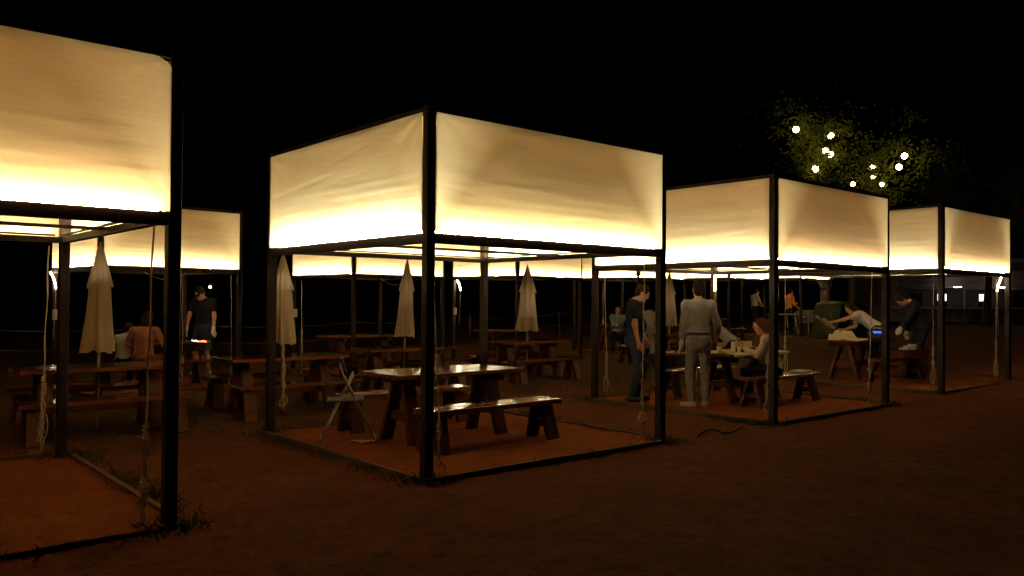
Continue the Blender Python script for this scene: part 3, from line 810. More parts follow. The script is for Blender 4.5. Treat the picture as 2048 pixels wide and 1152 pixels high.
def person(label, loc, rz, H=1.72, hips=None, lean=0.0, side=0.0, head=(0, 0, 0), hands=None, feet=None, sleeve='short', shirt='black_cloth', legs='black_cloth',
           shorts=False, skirt=False, gloves=None, hair='short', hairm='hair', shoes='shoe', cap=False, h=.012, stature=1.0, fingers=None, mask=False, belly=0.0, elbow=None, hem=-.06, belt=False, slim=1.0):
    """faces +y; hips=(x,y,z) of the pelvis, hands = {'L':(x,y,z),'R':...} in person space (m, for 1.72 m), feet likewise"""
    k = H / 1.72
    root = empty('person', loc, rz); root.scale = (k * slim, k * slim, k)
    tag(root, label, 'person')
    hip = np.array(hips if hips else (0, 0, .93), float)
    Rt = rotm(-lean, side, 0)                               # torso frame
    up, fw, rt = Rt @ np.array([0, 0, 1.]), Rt @ np.array([0, 1., 0]), Rt @ np.array([1., 0, 0])
    RT = Rt.T
    chest = hip + up * .33 + fw * .01; neck = hip + up * .515
    sh = {s: hip + up * .475 + rt * (.178 if s == 'R' else -.178) for s in 'LR'}
    Rh = Rt @ rotm(*head) if True else Rt
    hu, hf, hr = Rh @ np.array([0, 0, 1.]), Rh @ np.array([0, 1., 0]), Rh @ np.array([1., 0, 0])
    hc = neck + hu * .165 + hf * .035 + up * .0
    RH = Rh.T
    hands = hands or {}; feet = feet or {}
    arm, leg = {}, {}
    for s in 'LR':
        sg = 1 if s == 'R' else -1
        tgt = hands.get(s, hip + np.array([sg * .25, .04, -.12]))
        pole = (elbow or {}).get(s, np.array([sg * .35, -1, -.2]))
        e, w = ik(sh[s], tgt, .285, .255, pole); arm[s] = (sh[s], e, w)
        hj = hip + np.array([sg * .092, 0, -.03])
        ft = np.array(feet.get(s, (sg * .11, 0, .075)), float)
        kn, an = ik(hj, ft[:3], .43, .425, (sg * .12, 1, 0)); leg[s] = (hj, kn, an, ft[3] if len(ft) > 3 else sg * .15)
    def torso(o, inf=0.0):
        o.ell(hip + up * .36, (.160 + inf, .108 + inf, .185 + inf), RT, .06)
        o.ell(hip + up * .17 + fw * (.01 + belly), (.140 + inf, .100 + inf + belly, .15 + inf), RT, .06)
        o.ell(hip + up * .015, (.160 + inf, .115 + inf, .135 + inf), RT, .06)
        o.cap(sh['L'] - up * .01, sh['R'] - up * .01, .055 + inf, None, .05)
        o.cap(hip + up * .44, neck + up * .005, .085 + inf, .06 + inf, .05)
    # ---- body: one skin
    o = SDF(); torso(o)
    o.cap(neck - up * .02, hc - hu * .05, .052, .05, .03)
    o.ell(hc + hu * .02, (.076, .094, .105), RH, .02)
    o.ell(hc - hu * .055 + hf * .028, (.058, .066, .066), RH, .04)
    o.cap(hc + hf * .088 + hu * .012, hc + hf * .108 - hu * .022, .010, .014, .018)          # nose
    o.cap(hc + hf * .088 - hu * .055 - hr * .016, hc + hf * .088 - hu * .055 + hr * .016, .008, None, .012)   # lips
    o.ell(hc + hf * .082 - hu * .092, (.022, .018, .018), RH, .03)
    for sg in (-1, 1):
        o.ell(hc + hr * sg * .078 - hf * .008 - hu * .004, (.011, .020, .031), RH, .012)      # ears
        o.cap(hc + hf * .082 + hu * .034 + hr * sg * .014, hc + hf * .072 + hu * .036 + hr * sg * .045, .010, .009, .02)  # brow
    gls = []
    for s in 'LR':
        a, e, w = arm[s]
        o.cap(a, e, .050, .040, .04); o.cap(e, w, .041, .027, .03)
        sg = 1 if s == 'R' else -1
        d = w - e; d = d / np.linalg.norm(d)
        if fingers and s in fingers: d = np.array(fingers[s], float); d /= np.linalg.norm(d)
        sd = np.cross(d, np.array([sg * 1.0, 0.1, 0.0])); sd /= (np.linalg.norm(sd) + 1e-9)   # towards little finger / thumb
        nrm = np.cross(sd, d) * sg
        def hand(q, inf):
            q.cap(w, w + d * .075, .026 + inf, .022 + inf, .02)
            q.cap(w + d * .045 - sd * .022, w + d * .085 - sd * .028, .015 + inf, None, .02)
            q.cap(w + d * .045 + sd * .022, w + d * .085 + sd * .028, .015 + inf, None, .02)
            for i, (off, ln) in enumerate(((-.032, .062), (-.011, .075), (.011, .070), (.032, .052))):
                b0 = w + d * .085 + sd * off; b1 = b0 + d * ln * .55 + nrm * -.008; b2 = b1 + d * ln * .42 - nrm * .022
                q.cap(b0, b1, .0105 + inf, .0095 + inf, .006); q.cap(b1, b2, .0095 + inf, .0085 + inf, .006)
            t0 = w + d * .03 - sd * .022; t1 = t0 + d * .035 - sd * .030 - nrm * .01; t2 = t1 + d * .032 - sd * .004 - nrm * .012
            q.cap(t0, t1, .013 + inf, .012 + inf, .012); q.cap(t1, t2, .0115 + inf, .010 + inf, .008)
        hand(o, 0)
        if gloves and s in gloves:
            gl = SDF(); gl.cap(w - d * .03, w + d * .02, .034, .032, .02); hand(gl, .005); gls.append(gl)
        hj, kn, an, yaw = leg[s]
        o.cap(hj, kn, .082, .055, .04); o.cap(kn, kn * .6 + an * .4, .053, .050, .03); o.cap(kn * .6 + an * .4, an, .050, .034, .03)
        fd = np.array([math.sin(yaw), math.cos(yaw), 0])
        o.cap(an + np.array([0, 0, -.035]) - fd * .03, an + fd * .13 + np.array([0, 0, -.045]), .035, .028, .03)
    body = o.build('body', 'skin', root, h)
    # eyes
    for sg in (-1, 1):
        ec = hc + hf * .083 + hu * .014 + hr * sg * .030
        MB().ball(ec, .0105, 8).build('eye', 'black', body, True)
    # ---- shirt
    o = SDF(); torso(o, .016)
    for s in 'LR':
        a, e, w = arm[s]
        if sleeve == 'short':
            en = a + (e - a) * .72; dd = (e - a) / np.linalg.norm(e - a)
            o.cap(a, a + (e - a) * .95, .066, .066, .04, (en, dd))
        else:
            dd = (w - e) / np.linalg.norm(w - e); en = w - dd * .005
            o.cap(a, e, .066, .056, .04); o.cap(e, w + dd * .04, .056, .042, .035, (en, dd))
    hz = hip + up * hem
    planes = [(hz, -up), (neck + up * .035 + fw * -.0, (up * .96 + fw * .30))]
    o.build('shirt', shirt, root, h, planes, 0, .003, abs(loc[0]) * 7)
    # ---- trousers, shorts or skirt
    o = SDF()
    o.ell(hip + up * .03, (.168, .126, .15), RT, .06)
    o.ell(hip - np.array([0, 0, .05]), (.170, .125, .11), None, .06)
    for s in 'LR':
        hj, kn, an, yaw = leg[s]
        if skirt:
            o.cap(hj, kn, .11, .13, .09)
        elif shorts:
            dd = (kn - hj) / np.linalg.norm(kn - hj)
            o.cap(hj, kn, .098, .092, .04, (kn - dd * .03, dd))
        else:
            dd = (an - kn) / np.linalg.norm(an - kn)
            o.cap(hj, kn, .096, .070, .04); o.cap(kn, an, .070, .056, .04, (an - dd * .01, dd))
    o.build('skirt' if skirt else 'shorts' if shorts else 'trousers', legs, root, h, [(hip + up * .10, up)], 0, .003, abs(loc[1]) * 5)
    if belt:
        o = SDF(); o.ell(hip + up * .075, (.176, .130, .15), RT, .04)
        o.build('belt', 'black', root, h, [(hip + up * .095, up), (hip + up * .055, -up)])
    # ---- shoes
    for s in 'LR':
        hj, kn, an, yaw = leg[s]
        fd = np.array([math.sin(yaw), math.cos(yaw), 0]); dn = np.array([0, 0, -1.])
        o = SDF(); o.cap(an + dn * .030 - fd * .035, an + fd * .15 + dn * .038, .045, .037, .03); o.cap(an, an + dn * .03, .045, .045, .03)
        sole = an + dn * .074
        so = o.build('shoe', shoes, root, h, [(sole, dn)])
    for gl in gls: gl.build('glove', 'white_cloth', root, h)
    # ---- hair / cap
    o = SDF()
    o.ell(hc + hu * .040 - hf * .014, (.088, .102, .100), RH, .03)
    pl = [(hc + hf * .060 + hu * .03, hf * .75 - hu * .66), ]
    if hair == 'short':
        o.ell(hc - hf * .055 - hu * .02, (.070, .050, .075), RH, .04)
        pl = [(hc + hf * .010 - hu * .055, hf * .62 - hu * .78)]
    elif hair == 'long':
        o.cap(hc - hf * .05, hc - hf * .085 - hu * .26, .085, .070, .05)
        for sg in (-1, 1): o.cap(hc + hr * sg * .070, hc + hr * sg * .075 - hu * .20 - hf * .02, .035, .028, .04)
        pl = [(hc + hf * .045 + hu * .045, hf * .92 - hu * .40)]
    elif hair == 'bun':
        o.ell(hc - hf * .09 + hu * .085, (.045, .045, .045), RH, .03)
        o.ell(hc - hf * .05 - hu * .02, (.070, .050, .07), RH, .04)
        pl = [(hc + hf * .012 - hu * .045, hf * .62 - hu * .78)]
    elif hair == 'bob':
        o.cap(hc - hf * .04, hc - hf * .055 - hu * .10, .092, .080, .05)
        for sg in (-1, 1): o.cap(hc + hr * sg * .070, hc + hr * sg * .078 - hu * .10 - hf * .015, .035, .030, .04)
        pl = [(hc + hf * .045 + hu * .045, hf * .92 - hu * .40)]
    o.build('hair', hairm, root, h * .9, pl, 0, .002, 3)
    if cap:
        o = SDF(); o.ell(hc + hu * .045 - hf * .006, (.092, .108, .100), RH, .03)
        c = o.build('cap', 'black_cloth', root, h * .9, [(hc + hu * .045, -hu)])
        o = SDF(); o.ell(hc + hf * .12 + hu * .047, (.075, .085, .012), RH, .02)
        o.build('brim', 'black_cloth', c, h * .9)
        MB().ball(hc + hf * .100 + hu * .085, .018, 6, (1, .5, 1)).build('badge', 'white_pl', c, True)
    if mask:
        o = SDF(); o.ell(hc + hf * .035 - hu * .045, (.068, .078, .055), RH, .03)
        o.build('face_mask', 'white_cloth', root, h * .9, [(hc + hf * .03, -hf)])
    return root

def gz(x, y, z=0.0): return Vector((x, y, terr(x, y) + z))

# checked shirt
def check_mat():
    mt = mat('checked_shirt', (.6, .55, .5), .9)
    nt = mt.node_tree; b = nt.nodes['Principled BSDF']
    tc = nt.nodes.new('ShaderNodeTexCoord'); sx = nt.nodes.new('ShaderNodeSeparateXYZ'); nt.links.new(tc.outputs['Object'], sx.inputs[0])
    def stripe(o, f):
        a = nt.nodes.new('ShaderNodeMath'); a.operation = 'MULTIPLY'; a.inputs[1].default_value = f
        s = nt.nodes.new('ShaderNodeMath'); s.operation = 'SINE'
        g = nt.nodes.new('ShaderNodeMath'); g.operation = 'GREATER_THAN'; g.inputs[1].default_value = .1
        nt.links.new(o, a.inputs[0]); nt.links.new(a.outputs[0], s.inputs[0]); nt.links.new(s.outputs[0], g.inputs[0]); return g.outputs[0]
    ad = nt.nodes.new('ShaderNodeMath'); ad.operation = 'ADD'; nt.links.new(sx.outputs[0], ad.inputs[0])
    hy = nt.nodes.new('ShaderNodeMath'); hy.operation = 'MULTIPLY'; hy.inputs[1].default_value = .6; nt.links.new(sx.outputs[1], hy.inputs[0]); nt.links.new(hy.outputs[0], ad.inputs[1])
    s1, s2 = stripe(ad.outputs[0], 300), stripe(sx.outputs[2], 300)
    mx = nt.nodes.new('ShaderNodeMath'); mx.operation = 'ADD'; nt.links.new(s1, mx.inputs[0]); nt.links.new(s2, mx.inputs[1])
    dv = nt.nodes.new('ShaderNodeMath'); dv.operation = 'MULTIPLY'; dv.inputs[1].default_value = .5; nt.links.new(mx.outputs[0], dv.inputs[0])
    cr = nt.nodes.new('ShaderNodeValToRGB'); e = cr.color_ramp
    e.elements[0].color = (.55, .50, .47, 1); e.elements[1].color = (.14, .125, .125, 1)
    k = e.elements.new(.5); k.color = (.33, .30, .28, 1); e.interpolation = 'CONSTANT'
    e.elements[1].position = .4; e.elements[2].position = .9
    nt.links.new(dv.outputs[0], cr.inputs[0]); nt.links.new(cr.outputs[0], b.inputs['Base Color'])
    return mt
M['check'] = check_mat()

P_ = math.pi
person('man in checked shirt and grey jeans standing with his back turned', gz(2.60, 11.35, .012), math.radians(-6), 1.76, lean=.03, head=(.10, 0, .08),
       hands={'L': (-.24, .10, .86), 'R': (.31, .27, .99)}, feet={'L': (-.10, -.02, .075, -1.0), 'R': (.10, .03, .075, -.1)}, sleeve='long', shirt='check', legs='greyjean', gloves='L', h=.010, hem=.02, belt=True, slim=.92)
person('man in black T-shirt standing in profile with a knife, looking down', gz(1.80, 12.05, .01), math.radians(-96), 1.75, lean=.02, head=(-.50, 0, 0), belly=.03,
       hands={'L': (-.24, .22, .80), 'R': (.25, .06, .80)}, feet={'L': (-.10, .05, .075, -.1), 'R': (.09, -.03, .075, .15)}, shirt='black_cloth', legs='navy', shoes='black', h=.010, hem=-.10,
       fingers={'R': (0, .35, -1)})
person('woman in pale cardigan with auburn hair seated on the bench', gz(3.84, 11.98, .012), math.radians(68), 1.62, hips=(0, -.02, .54), lean=.22, head=(-.12, 0, .1),
       hands={'L': (-.10, .42, .84), 'R': (.20, .44, .84)}, feet={'L': (-.12, .42, .075), 'R': (.10, .34, .075)}, sleeve='long', shirt='cream', legs='black_cloth', shoes='black', hair='long', hairm='redhair', h=.011, hem=-.10)
person('woman in white T-shirt leaning over the cloth covered table', gz(7.55, 16.85, .01), math.radians(62), 1.64, lean=.95, head=(.35, 0, 0), side=0,
       hands={'L': (-.30, .92, 1.02), 'R': (.20, .70, .86)}, shirt='white_cloth', legs='black_cloth', hair='long', h=.013, hem=-.04)
person('man in black with white gloves stooping over a crate', gz(8.15, 16.2, .01), math.radians(88), 1.74, lean=.45, head=(-.55, 0, 0),
       hands={'L': (-.2, .52, .86), 'R': (.24, .18, .76)}, sleeve='long', shirt='black_cloth', legs='black_cloth', gloves='LR', hair='short', shoes='black', h=.013)
person('man in black cap, shorts and white gloves standing over the grill', gz(-5.95, 15.75), math.radians(172), 1.74, lean=.05, head=(-.62, 0, 0),
       hands={'L': (-.28, .14, .84), 'R': (.28, .14, .84)}, shirt='black_cloth', legs='navy', shorts=True, gloves='LR', cap=True, h=.013, hem=-.10, elbow={'L': (-1, -.3, 0), 'R': (1, -.3, 0)})
person('woman in dusty pink top seated with her back turned at the grill', gz(-5.98, 13.25), math.radians(8), 1.62, hips=(0, 0, .53), lean=.10, head=(-.1, .15, -.3),
       hands={'L': (-.24, .34, .72), 'R': (.26, .34, .76)}, feet={'L': (-.12, .42, .075), 'R': (.12, .40, .075)}, shirt='pinkbrown', legs='rust', hair='bob', h=.013, hem=-.02)
person('child in white top seated beside the woman in dusty pink', gz(-6.36, 13.35), math.radians(-12), 1.32, hips=(0, 0, .60), lean=.15, head=(-.1, 0, -.4),
       hands={'L': (-.2, .36, .86), 'R': (.2, .36, .86)}, feet={'L': (-.12, .40, .12), 'R': (.12, .40, .12)}, shirt='white_cloth', legs='black_cloth', hair='short', h=.014, hem=-.02)
person('woman in denim blue shirt seated facing the tables', gz(2.88, 22.1), math.radians(168), 1.60, hips=(0, 0, .56), lean=.05, head=(-.05, 0, .1),
       hands={'L': (.04, .30, .80), 'R': (.02, .31, .79)}, feet={'L': (-.10, .42, .075), 'R': (.10, .40, .075)}, sleeve='long', shirt='denim', legs='black_cloth', hair='long', shoes='black', h=.015)
person('person in pale grey shirt bending forward behind the man in black T-shirt', gz(2.98, 18.0), math.radians(-18), 1.70, hips=(0, 0, .90), lean=1.0, head=(-.3, 0, 0),
       hands={'L': (-.16, .55, .82), 'R': (.16, .55, .82)}, feet={'L': (-.12, -.02, .075), 'R': (.12, .0, .075)}, shirt='cream', legs='grey', hair='short', h=.014, hem=-.02)
person('person in white shirt bending past the shoulder of the checked shirt man', gz(4.72, 17.3), math.radians(75), 1.66, hips=(0, 0, .60), lean=.9, head=(-.3, 0, 0),
       hands={'L': (-.22, .68, .84), 'R': (.22, .62, .84)}, feet={'L': (-.12, .42, .075), 'R': (.12, .40, .075)}, shirt='white_cloth', legs='black_cloth', hair='short', h=.014)
person('woman in grey top and black skirt standing by the far tables', gz(9.22, 31.0), math.radians(-75), 1.62, lean=.04, head=(-.3, 0, 0),
       hands={'L': (-.16, .36, 1.06), 'R': (.16, .38, 1.04)}, shirt='grey', legs='black_cloth', skirt=True, hair='bun', shoes='black', h=.017, hem=-.02)
person('woman in orange top and white mask standing by the far tables', gz(10.05, 29.6), math.radians(-70), 1.62, lean=.06, head=(-.05, 0, -.1),
       hands={'L': (-.16, .40, 1.16), 'R': (.16, .30, 1.0)}, shirt='orange', legs='black_cloth', hair='bun', mask=True, shoes='black', h=.016, hem=-.12)

# knife in the black T-shirt man's hand
def world_of(loc, rz, H, p):
    k = H / 1.72; c, s = math.cos(rz), math.sin(rz)
    return Vector((loc[0] + k * (c * p[0] - s * p[1]), loc[1] + k * (s * p[0] + c * p[1]), loc[2] + k * p[2]))
kp = world_of(gz(1.80, 12.05, .01), math.radians(-96), 1.75, (.25, .10, .71))
t = empty('kitchen_knife', kp, 0)
MB().tube([(-.05, 0, .06), (.03, 0, -.03)], .011, 8).build('handle', 'black', t, True)
MB().add([(.03, -.002, -.03), (.22, 0, -.23), (.19, 0, -.235), (.012, -.002, -.055), (.03, .002, -.03), (.012, .002, -.055)], [(0, 1, 2, 3), (5, 2, 1, 4), (0, 4, 1), (3, 2, 5)]).build('blade', 'chrome', t)
tag(t, 'long kitchen knife pointing down in the hand of the man in black T-shirt', 'knife')

# ------------------------------------------------------------------ grills and things on the tables
def lump(r, seed, sq=(1, 1, .6), n=8):
    rr = np.random.default_rng(seed); m_ = MB().ball((0, 0, 0), r, n, sq)
    ph = rr.uniform(0, 6, 3)
    m_.v = [tuple(np.array(v) * (1 + .16 * math.sin(v[0] / r * 3 + ph[0]) + .14 * math.sin(v[1] / r * 4 + ph[1]) + .1 * math.sin(v[2] / r * 5 + ph[2]))) for v in m_.v]
    return m_
def grill(p, rz, label, lit):
    t = empty('charcoal_grill', p, rz)
    o = MB(); L_, W_ = .34, .22
    for a, b in (((-L_, -W_), (L_, -W_)), ((L_, -W_), (L_, W_)), ((L_, W_), (-L_, W_)), ((-L_, W_), (-L_, -W_))):
        o.bar((*a, .62), (*b, .62), .012, .15)
    o.box((-L_, -W_, .54), (L_, W_, .552))
    o.build('fire_tray', 'iron', t)
    for sx in (-1, 1):
        for sy in (-1, 1):
            MB().tube([(sx * .26, sy * .17, .545), (sx * .32, sy * .20, .0)], .009, 8).build('leg', 'chrome', t, True)
        MB().tube([(sx * .295, -.187, .25), (sx * .295, .187, .25)], .006, 6).build('brace', 'chrome', t)
    g = MB()
    for k in range(15): g.tube([(-.32 + k * .64 / 14, -.21, .70), (-.32 + k * .64 / 14, .21, .70)], .003, 5)
    g.tube([(-.33, -.21, .70), (.33, -.21, .70)], .005, 5); g.tube([(-.33, .21, .70), (.33, .21, .70)], .005, 5)
    g.build('grate', 'chrome', t)
    rr = random.Random(5)
    for k in range(16):
        x, y = rr.uniform(-.28, .28), rr.uniform(-.16, .16)
        hot = lit and abs(x - .02) < .10
        m_ = lump(rr.uniform(.035, .055), k)
        m_.v = [(v[0] + x, v[1] + y, v[2] + .60 + (.085 if lit else 0)) for v in m_.v]
        m_.build('charcoal', ('emberhot' if hot else 'ember' if k % 2 else 'iron') if lit else 'iron', t, True)
    return tag(t, label, 'grill')
grill(gz(-5.80, 14.65), .15, 'charcoal grill glowing red and white on thin legs', True)
gp = gz(2.42, 12.10, .012)
grill(gp, THETA - .5, 'black charcoal grill on chrome legs with meat on its grate', False)
for k in range(6):
    rr = random.Random(k)
    o = lump(.05, 60 + k, (1.6, .8, .35)).build('meat', 'meat' if k % 2 else 'food', None, True)
    o.location = gp + Vector((-.24 + .1 * k, rr.uniform(-.10, .10) - .02, .722)); o.rotation_euler = (0, 0, rr.uniform(0, 3))
    tag(o, ['pale slice of meat at the end of the grate near the black T-shirt man', 'brown slice of meat, second from the black T-shirt man', 'pale slice of meat, third from the black T-shirt man', 'brown slice of meat, third from the gloved hand end', 'pale slice of meat, second from the gloved hand end', 'brown slice of meat at the gloved hand end of the grate'][k], 'meat', 'meat on the grill')
tz = .72 + PZ + .003
def on3(a, b, z=0): return pv(2, a, b, tz + z)
def cup(p, m_, label, r=.035, h_=.09):
    t = empty('cup', p)
    MB().lathe([(r * .75, 0), (r * .8, .004), (r, h_), (r * .92, h_), (r * .72, .008)], 14).build('wall', m_, t, True)
    return tag(t, label, 'cup', 'cups on the food table')
def plate(p, r, label, food):
    t = empty('plate', p)
    MB().lathe([(r * .6, 0), (r, .018), (r * .97, .022), (r * .6, .006), (.001, .006)], 20).build('dish', 'white_pl', t, True)
    for k in range(5):
        rr = random.Random(k + int(p[0] * 100)); o = lump(r * .26, 80 + k)
        x, y = rr.uniform(-.5, .5) * r, rr.uniform(-.5, .5) * r
        o.v = [(v[0] + x, v[1] + y, v[2] + .006 + r * .16) for v in o.v]; o.build('food', food, t, True)
    return tag(t, label, 'plate', 'plates on the food table')
plate(on3(1.05, 1.45), .12, 'white plate of grilled meat on the food table', 'meat')
plate(on3(1.35, 1.58), .11, 'white plate of pale food on the food table', 'food')
plate(on3(2.05, 1.42), .12, 'white plate of pale food by the hands of the cardigan woman', 'food')
plate(on3(1.62, 1.75), .10, 'white plate of meat behind the foil shield', 'meat')
cup(on3(1.18, 1.62), 'white_pl', 'white paper cup beside the plate of grilled meat')
cup(on3(1.46, 1.46), 'glass', 'clear drinking glass near the foil shield')
cup(on3(1.55, 1.40), 'glass', 'clear tumbler at the near edge of the food table', .032, .11)
cup(on3(1.98, 1.62), 'paper', 'tall beige cup by the cardigan woman', .036, .15)
# foil wind shield with camp stove
t = empty('camp_stove', on3(1.70, 1.52), THETA)
MB().box((-.15, -.11, 0), (.15, .11, .075), .008).build('case', 'black', t)
for k in range(3):
    q = [((-.18, .12), (.18, .13)), ((-.18, .12), (-.20, .03)), ((.18, .13), (.20, .05))][k]
    MB().bar((*q[0], .075), (*q[1], .075), .003, .15).build('foil_shield', 'foil', t)
MB().tube([(-.18, .12, .153), (.18, .13, .153)], .006, 6).build('shield_rim', 'foil', t)
MB().lathe([(.05, .076), (.055, .085), (.04, .09)], 14).build('burner', 'iron', t, True)
tag(t, 'camp stove with folded foil wind shield on the food table', 'stove')
# table sheet hanging over the near edge
def sheet(p, rz, w, d, label, drop, seed, bumps=0.0, mname='paper'):
    n = 40; vs = []
    nn = VN(seed)
    X, Y = np.meshgrid(np.linspace(-w / 2, w / 2, n), np.linspace(-d / 2, d / 2, n), indexing='ij')
    Z = .004 + .006 * np.abs(nn(X * 9, Y * 9)) + bumps * np.clip(nn(X * 4 + 3, Y * 4) + .25, 0, 1) ** 1.5
    over = np.clip(-Y - d / 2 + drop, 0, None)
    Y2 = np.where(over > 0, -d / 2 + drop - .012 * np.sin(X * 24), Y); Z = np.where(over > 0, .006 - over * (.9 + .3 * nn(X * 5, 0 * X)), Z)
    v = np.stack([X, Y2, Z], -1).reshape(-1, 3); i = np.arange(n * n).reshape(n, n)
    f = np.stack([i[:-1, :-1], i[1:, :-1], i[1:, 1:], i[:-1, 1:]], -1).reshape(-1, 4)
    me = bpy.data.meshes.new('table_sheet'); me.from_pydata(v.tolist(), [], f.tolist()); me.update(); me.materials.append(M[mname])
    me.polygons.foreach_set('use_smooth', [True] * len(me.polygons))
    o = link('table_sheet', me); o.location = p; o.rotation_euler = (0, 0, rz)
    return tag(o, label, 'sheet')
sheet(pv(2, 1.72, 1.56, .72 + PZ + .0015), THETA, 1.5, .76, 'thin plastic table sheet sagging over the edge of the food table', .045, 4, 0)
sheet(pv(3, .95, 2.05, .72 + PZ + .003), THETA + .3, .95, .60, 'bundled pale cloth heaped on the table of the leaning woman', .02, 8, .16)
# newspaper on the bench
t = empty('newspaper', pv(2, 2.32, .98, .42 + PZ + .004), THETA + .2)
for k in range(4):
    MB().box((-.19 + k * .01, -.13, k * .006), (.17 + k * .012, .13 - k * .01, k * .006 + .003)).build('page', 'white_pl' if k == 3 else 'paper', t)
tag(t, 'folded newspaper lying on the end of the bench', 'newspaper')
# blue flamed stove on the far table
t = empty('gas_stove', pv(3, 1.75, 1.86, .72 + PZ + .004), THETA)
MB().box((-.17, -.13, 0), (.17, .13, .08), .008).build('case', 'black', t)
MB().lathe([(.04, .081), (.06, .09), (.05, .10)], 16).build('burner', 'iron', t, True)
MB().lathe([(.07, .10), (.10, .125), (.085, .135), (.05, .105)], 20, fn=lambda a, z: 1 + .08 * math.cos(12 * a)).build('flame', 'flame', t, True)
for k in range(4):
    a = k * P_ / 2 + .4
    MB().tube([(.13 * math.cos(a), .13 * math.sin(a), .08), (.12 * math.cos(a), .12 * math.sin(a), .15), (.05 * math.cos(a), .05 * math.sin(a), .15)], .005, 6).build('pot_rest', 'iron', t)
tag(t, 'portable stove burning with a blue flame', 'stove')
t = empty('frying_pan', pv(3, 1.75, 1.86, .72 + PZ + .16), THETA)
MB().lathe([(.10, 0), (.13, .035), (.125, .037), (.098, .006)], 20).build('dish', 'iron', t, True)
MB().tube([(.125, 0, .03), (.30, 0, .05)], .010, 8).build('handle', 'black', t, True)
for k in range(4):
    o = lump(.035, 90 + k); o.v = [(v[0] + .05 * math.cos(k * 1.6), v[1] + .05 * math.sin(k * 1.6), v[2] + .03) for v in o.v]; o.build('food', 'meat', t, True)
tag(t, 'black frying pan of food above the blue flame', 'pan')
# cardboard tray held by the leaning woman
tp = world_of(gz(7.55, 16.85, .01), math.radians(62), 1.64, (-.30, 1.02, 1.0))
t = empty('cardboard_tray', tp, .3); t.rotation_euler = (.2, math.radians(35), .3)
M['card'] = mat('cardboard', (.42, .30, .16), .85)
MB().box((-.20, -.14, 0), (.16, .14, .006)).build('base', 'card', t)
for q in (((-.20, -.14), (.16, -.14)), ((-.20, .14), (.16, .14))): MB().bar((*q[0], .03), (*q[1], .03), .005, .05).build('rim', 'card', t)
tag(t, 'brown cardboard tray in the hand of the leaning woman', 'tray')
# crate the man in black stoops over
t = empty('wooden_crate', gz(7.72, 16.0, .016), .5)
for k in range(3):
    for q in (((-.36, -.24), (.36, -.24)), ((-.36, .24), (.36, .24)), ((-.36, -.226), (-.36, .226)), ((.36, -.226), (.36, .226))):
        MB().bar((*q[0], .09 + k * .17), (*q[1], .09 + k * .17), .02, .15).build('slat', 'wood', t)
MB().box((-.34, -.22, .01), (.34, .22, .03)).build('base', 'wood', t)
tag(t, 'slatted reddish wooden crate before the stooping man', 'crate')
for k in range(3):
    t = empty('food_pack', gz(7.66 + .12 * k, 15.98 + .05 * k, .03 + .016), .3 * k)
    MB().box((-.05, -.08, 0), (.05, .08, .50 + .03 * k), .012).build('wrapper', 'white_pl', t)
    MB().box((-.035, -.083, .3), (.035, -.0805, .4)).build('print', 'card', t)
    tag(t, ['shortest white food pack standing in the wooden crate', 'middle white food pack standing in the wooden crate', 'tallest white food pack standing in the wooden crate'][k], 'pack', 'packs in the crate')

# ------------------------------------------------------------------ far corner: white tables, chairs, covered cart
def white_table(p, rz, label):
    t = empty('white_table', p, rz)
    MB().box((-.45, -.35, .70), (.45, .35, .73), .008).build('tabletop', 'white_pl', t)
    for sx in (-1, 1):
        for sy in (-1, 1): MB().tube([(sx * .34, sy * .26, .70), (sx * .42, sy * .32, 0)], .022, 8).build('leg', 'white_pl', t, True)
    return tag(t, label, 'table')
white_table(gz(10.75, 29.9), .3, 'white plastic table beside the dark green tarpaulin')
white_table(gz(9.72, 29.3), .2, 'white plastic table in front of the woman in orange')
def plastic_chair(p, rz, label, m_):
    t = empty('plastic_chair', p, rz)
    MB().box((-.21, -.21, .41), (.21, .21, .44), .012).build('seat', m_, t)
    MB().bar((-.20, -.2, .66), (.20, -.2, .66), .03, .42).build('backrest', m_, t)
    for sx in (-1, 1):
        for sy in (-1, 1): MB().tube([(sx * .18, sy * .18, .41), (sx * .22, sy * .23, 0)], .016, 8).build('leg', m_, t, True)
        MB().bar((sx * .2, -.19, .62), (sx * .2, .15, .62), .03, .03).build('armrest', m_, t)
    return tag(t, label, 'chair', 'plastic chairs by the far tables')
plastic_chair(gz(10.25, 28.9), 2.6, 'grey plastic chair beside the woman in orange', 'grey_seat')
plastic_chair(gz(10.55, 29.0), .4, 'white plastic chair beside the dark green tarpaulin', 'white_pl')
o = MB()
n = 24
prof = [(-.80, 0), (-.62, .55), (-.50, 1.12), (-.38, 1.20), (0, 1.21), (.5, 1.20), (.62, 1.12), (.68, .6), (.74, 0)]
vs = []
for j in range(9):
    y = -.55 + 1.1 * j / 8; inset = .06 * (1 if j in (0, 8) else 0)
    for k, (x, z) in enumerate(prof): vs.append((x * (1 - inset) + .02 * math.sin(j * 2.1 + z * 6), y, z * (1 - inset * .4) + .012 * math.sin(j * 1.7 + x * 5)))
fs = [(j * 9 + k, j * 9 + k + 1, j * 9 + k + 10, j * 9 + k + 9) for j in range(8) for k in range(8)]
fs += [tuple(range(8, -1, -1)), tuple(72 + k for k in range(9))]
t = empty('covered_cart', gz(10.9, 27.2), .45)
o.add(vs, fs).build('tarpaulin', 'green', t)
for sx in (-1, 1):
    MB().tube([(sx * .45, -.58, .05), (sx * .45, -.50, .05)], .06, 14).build('wheel', 'black', t, True)
tag(t, 'low cart wrapped in a dark green tarpaulin', 'cart')

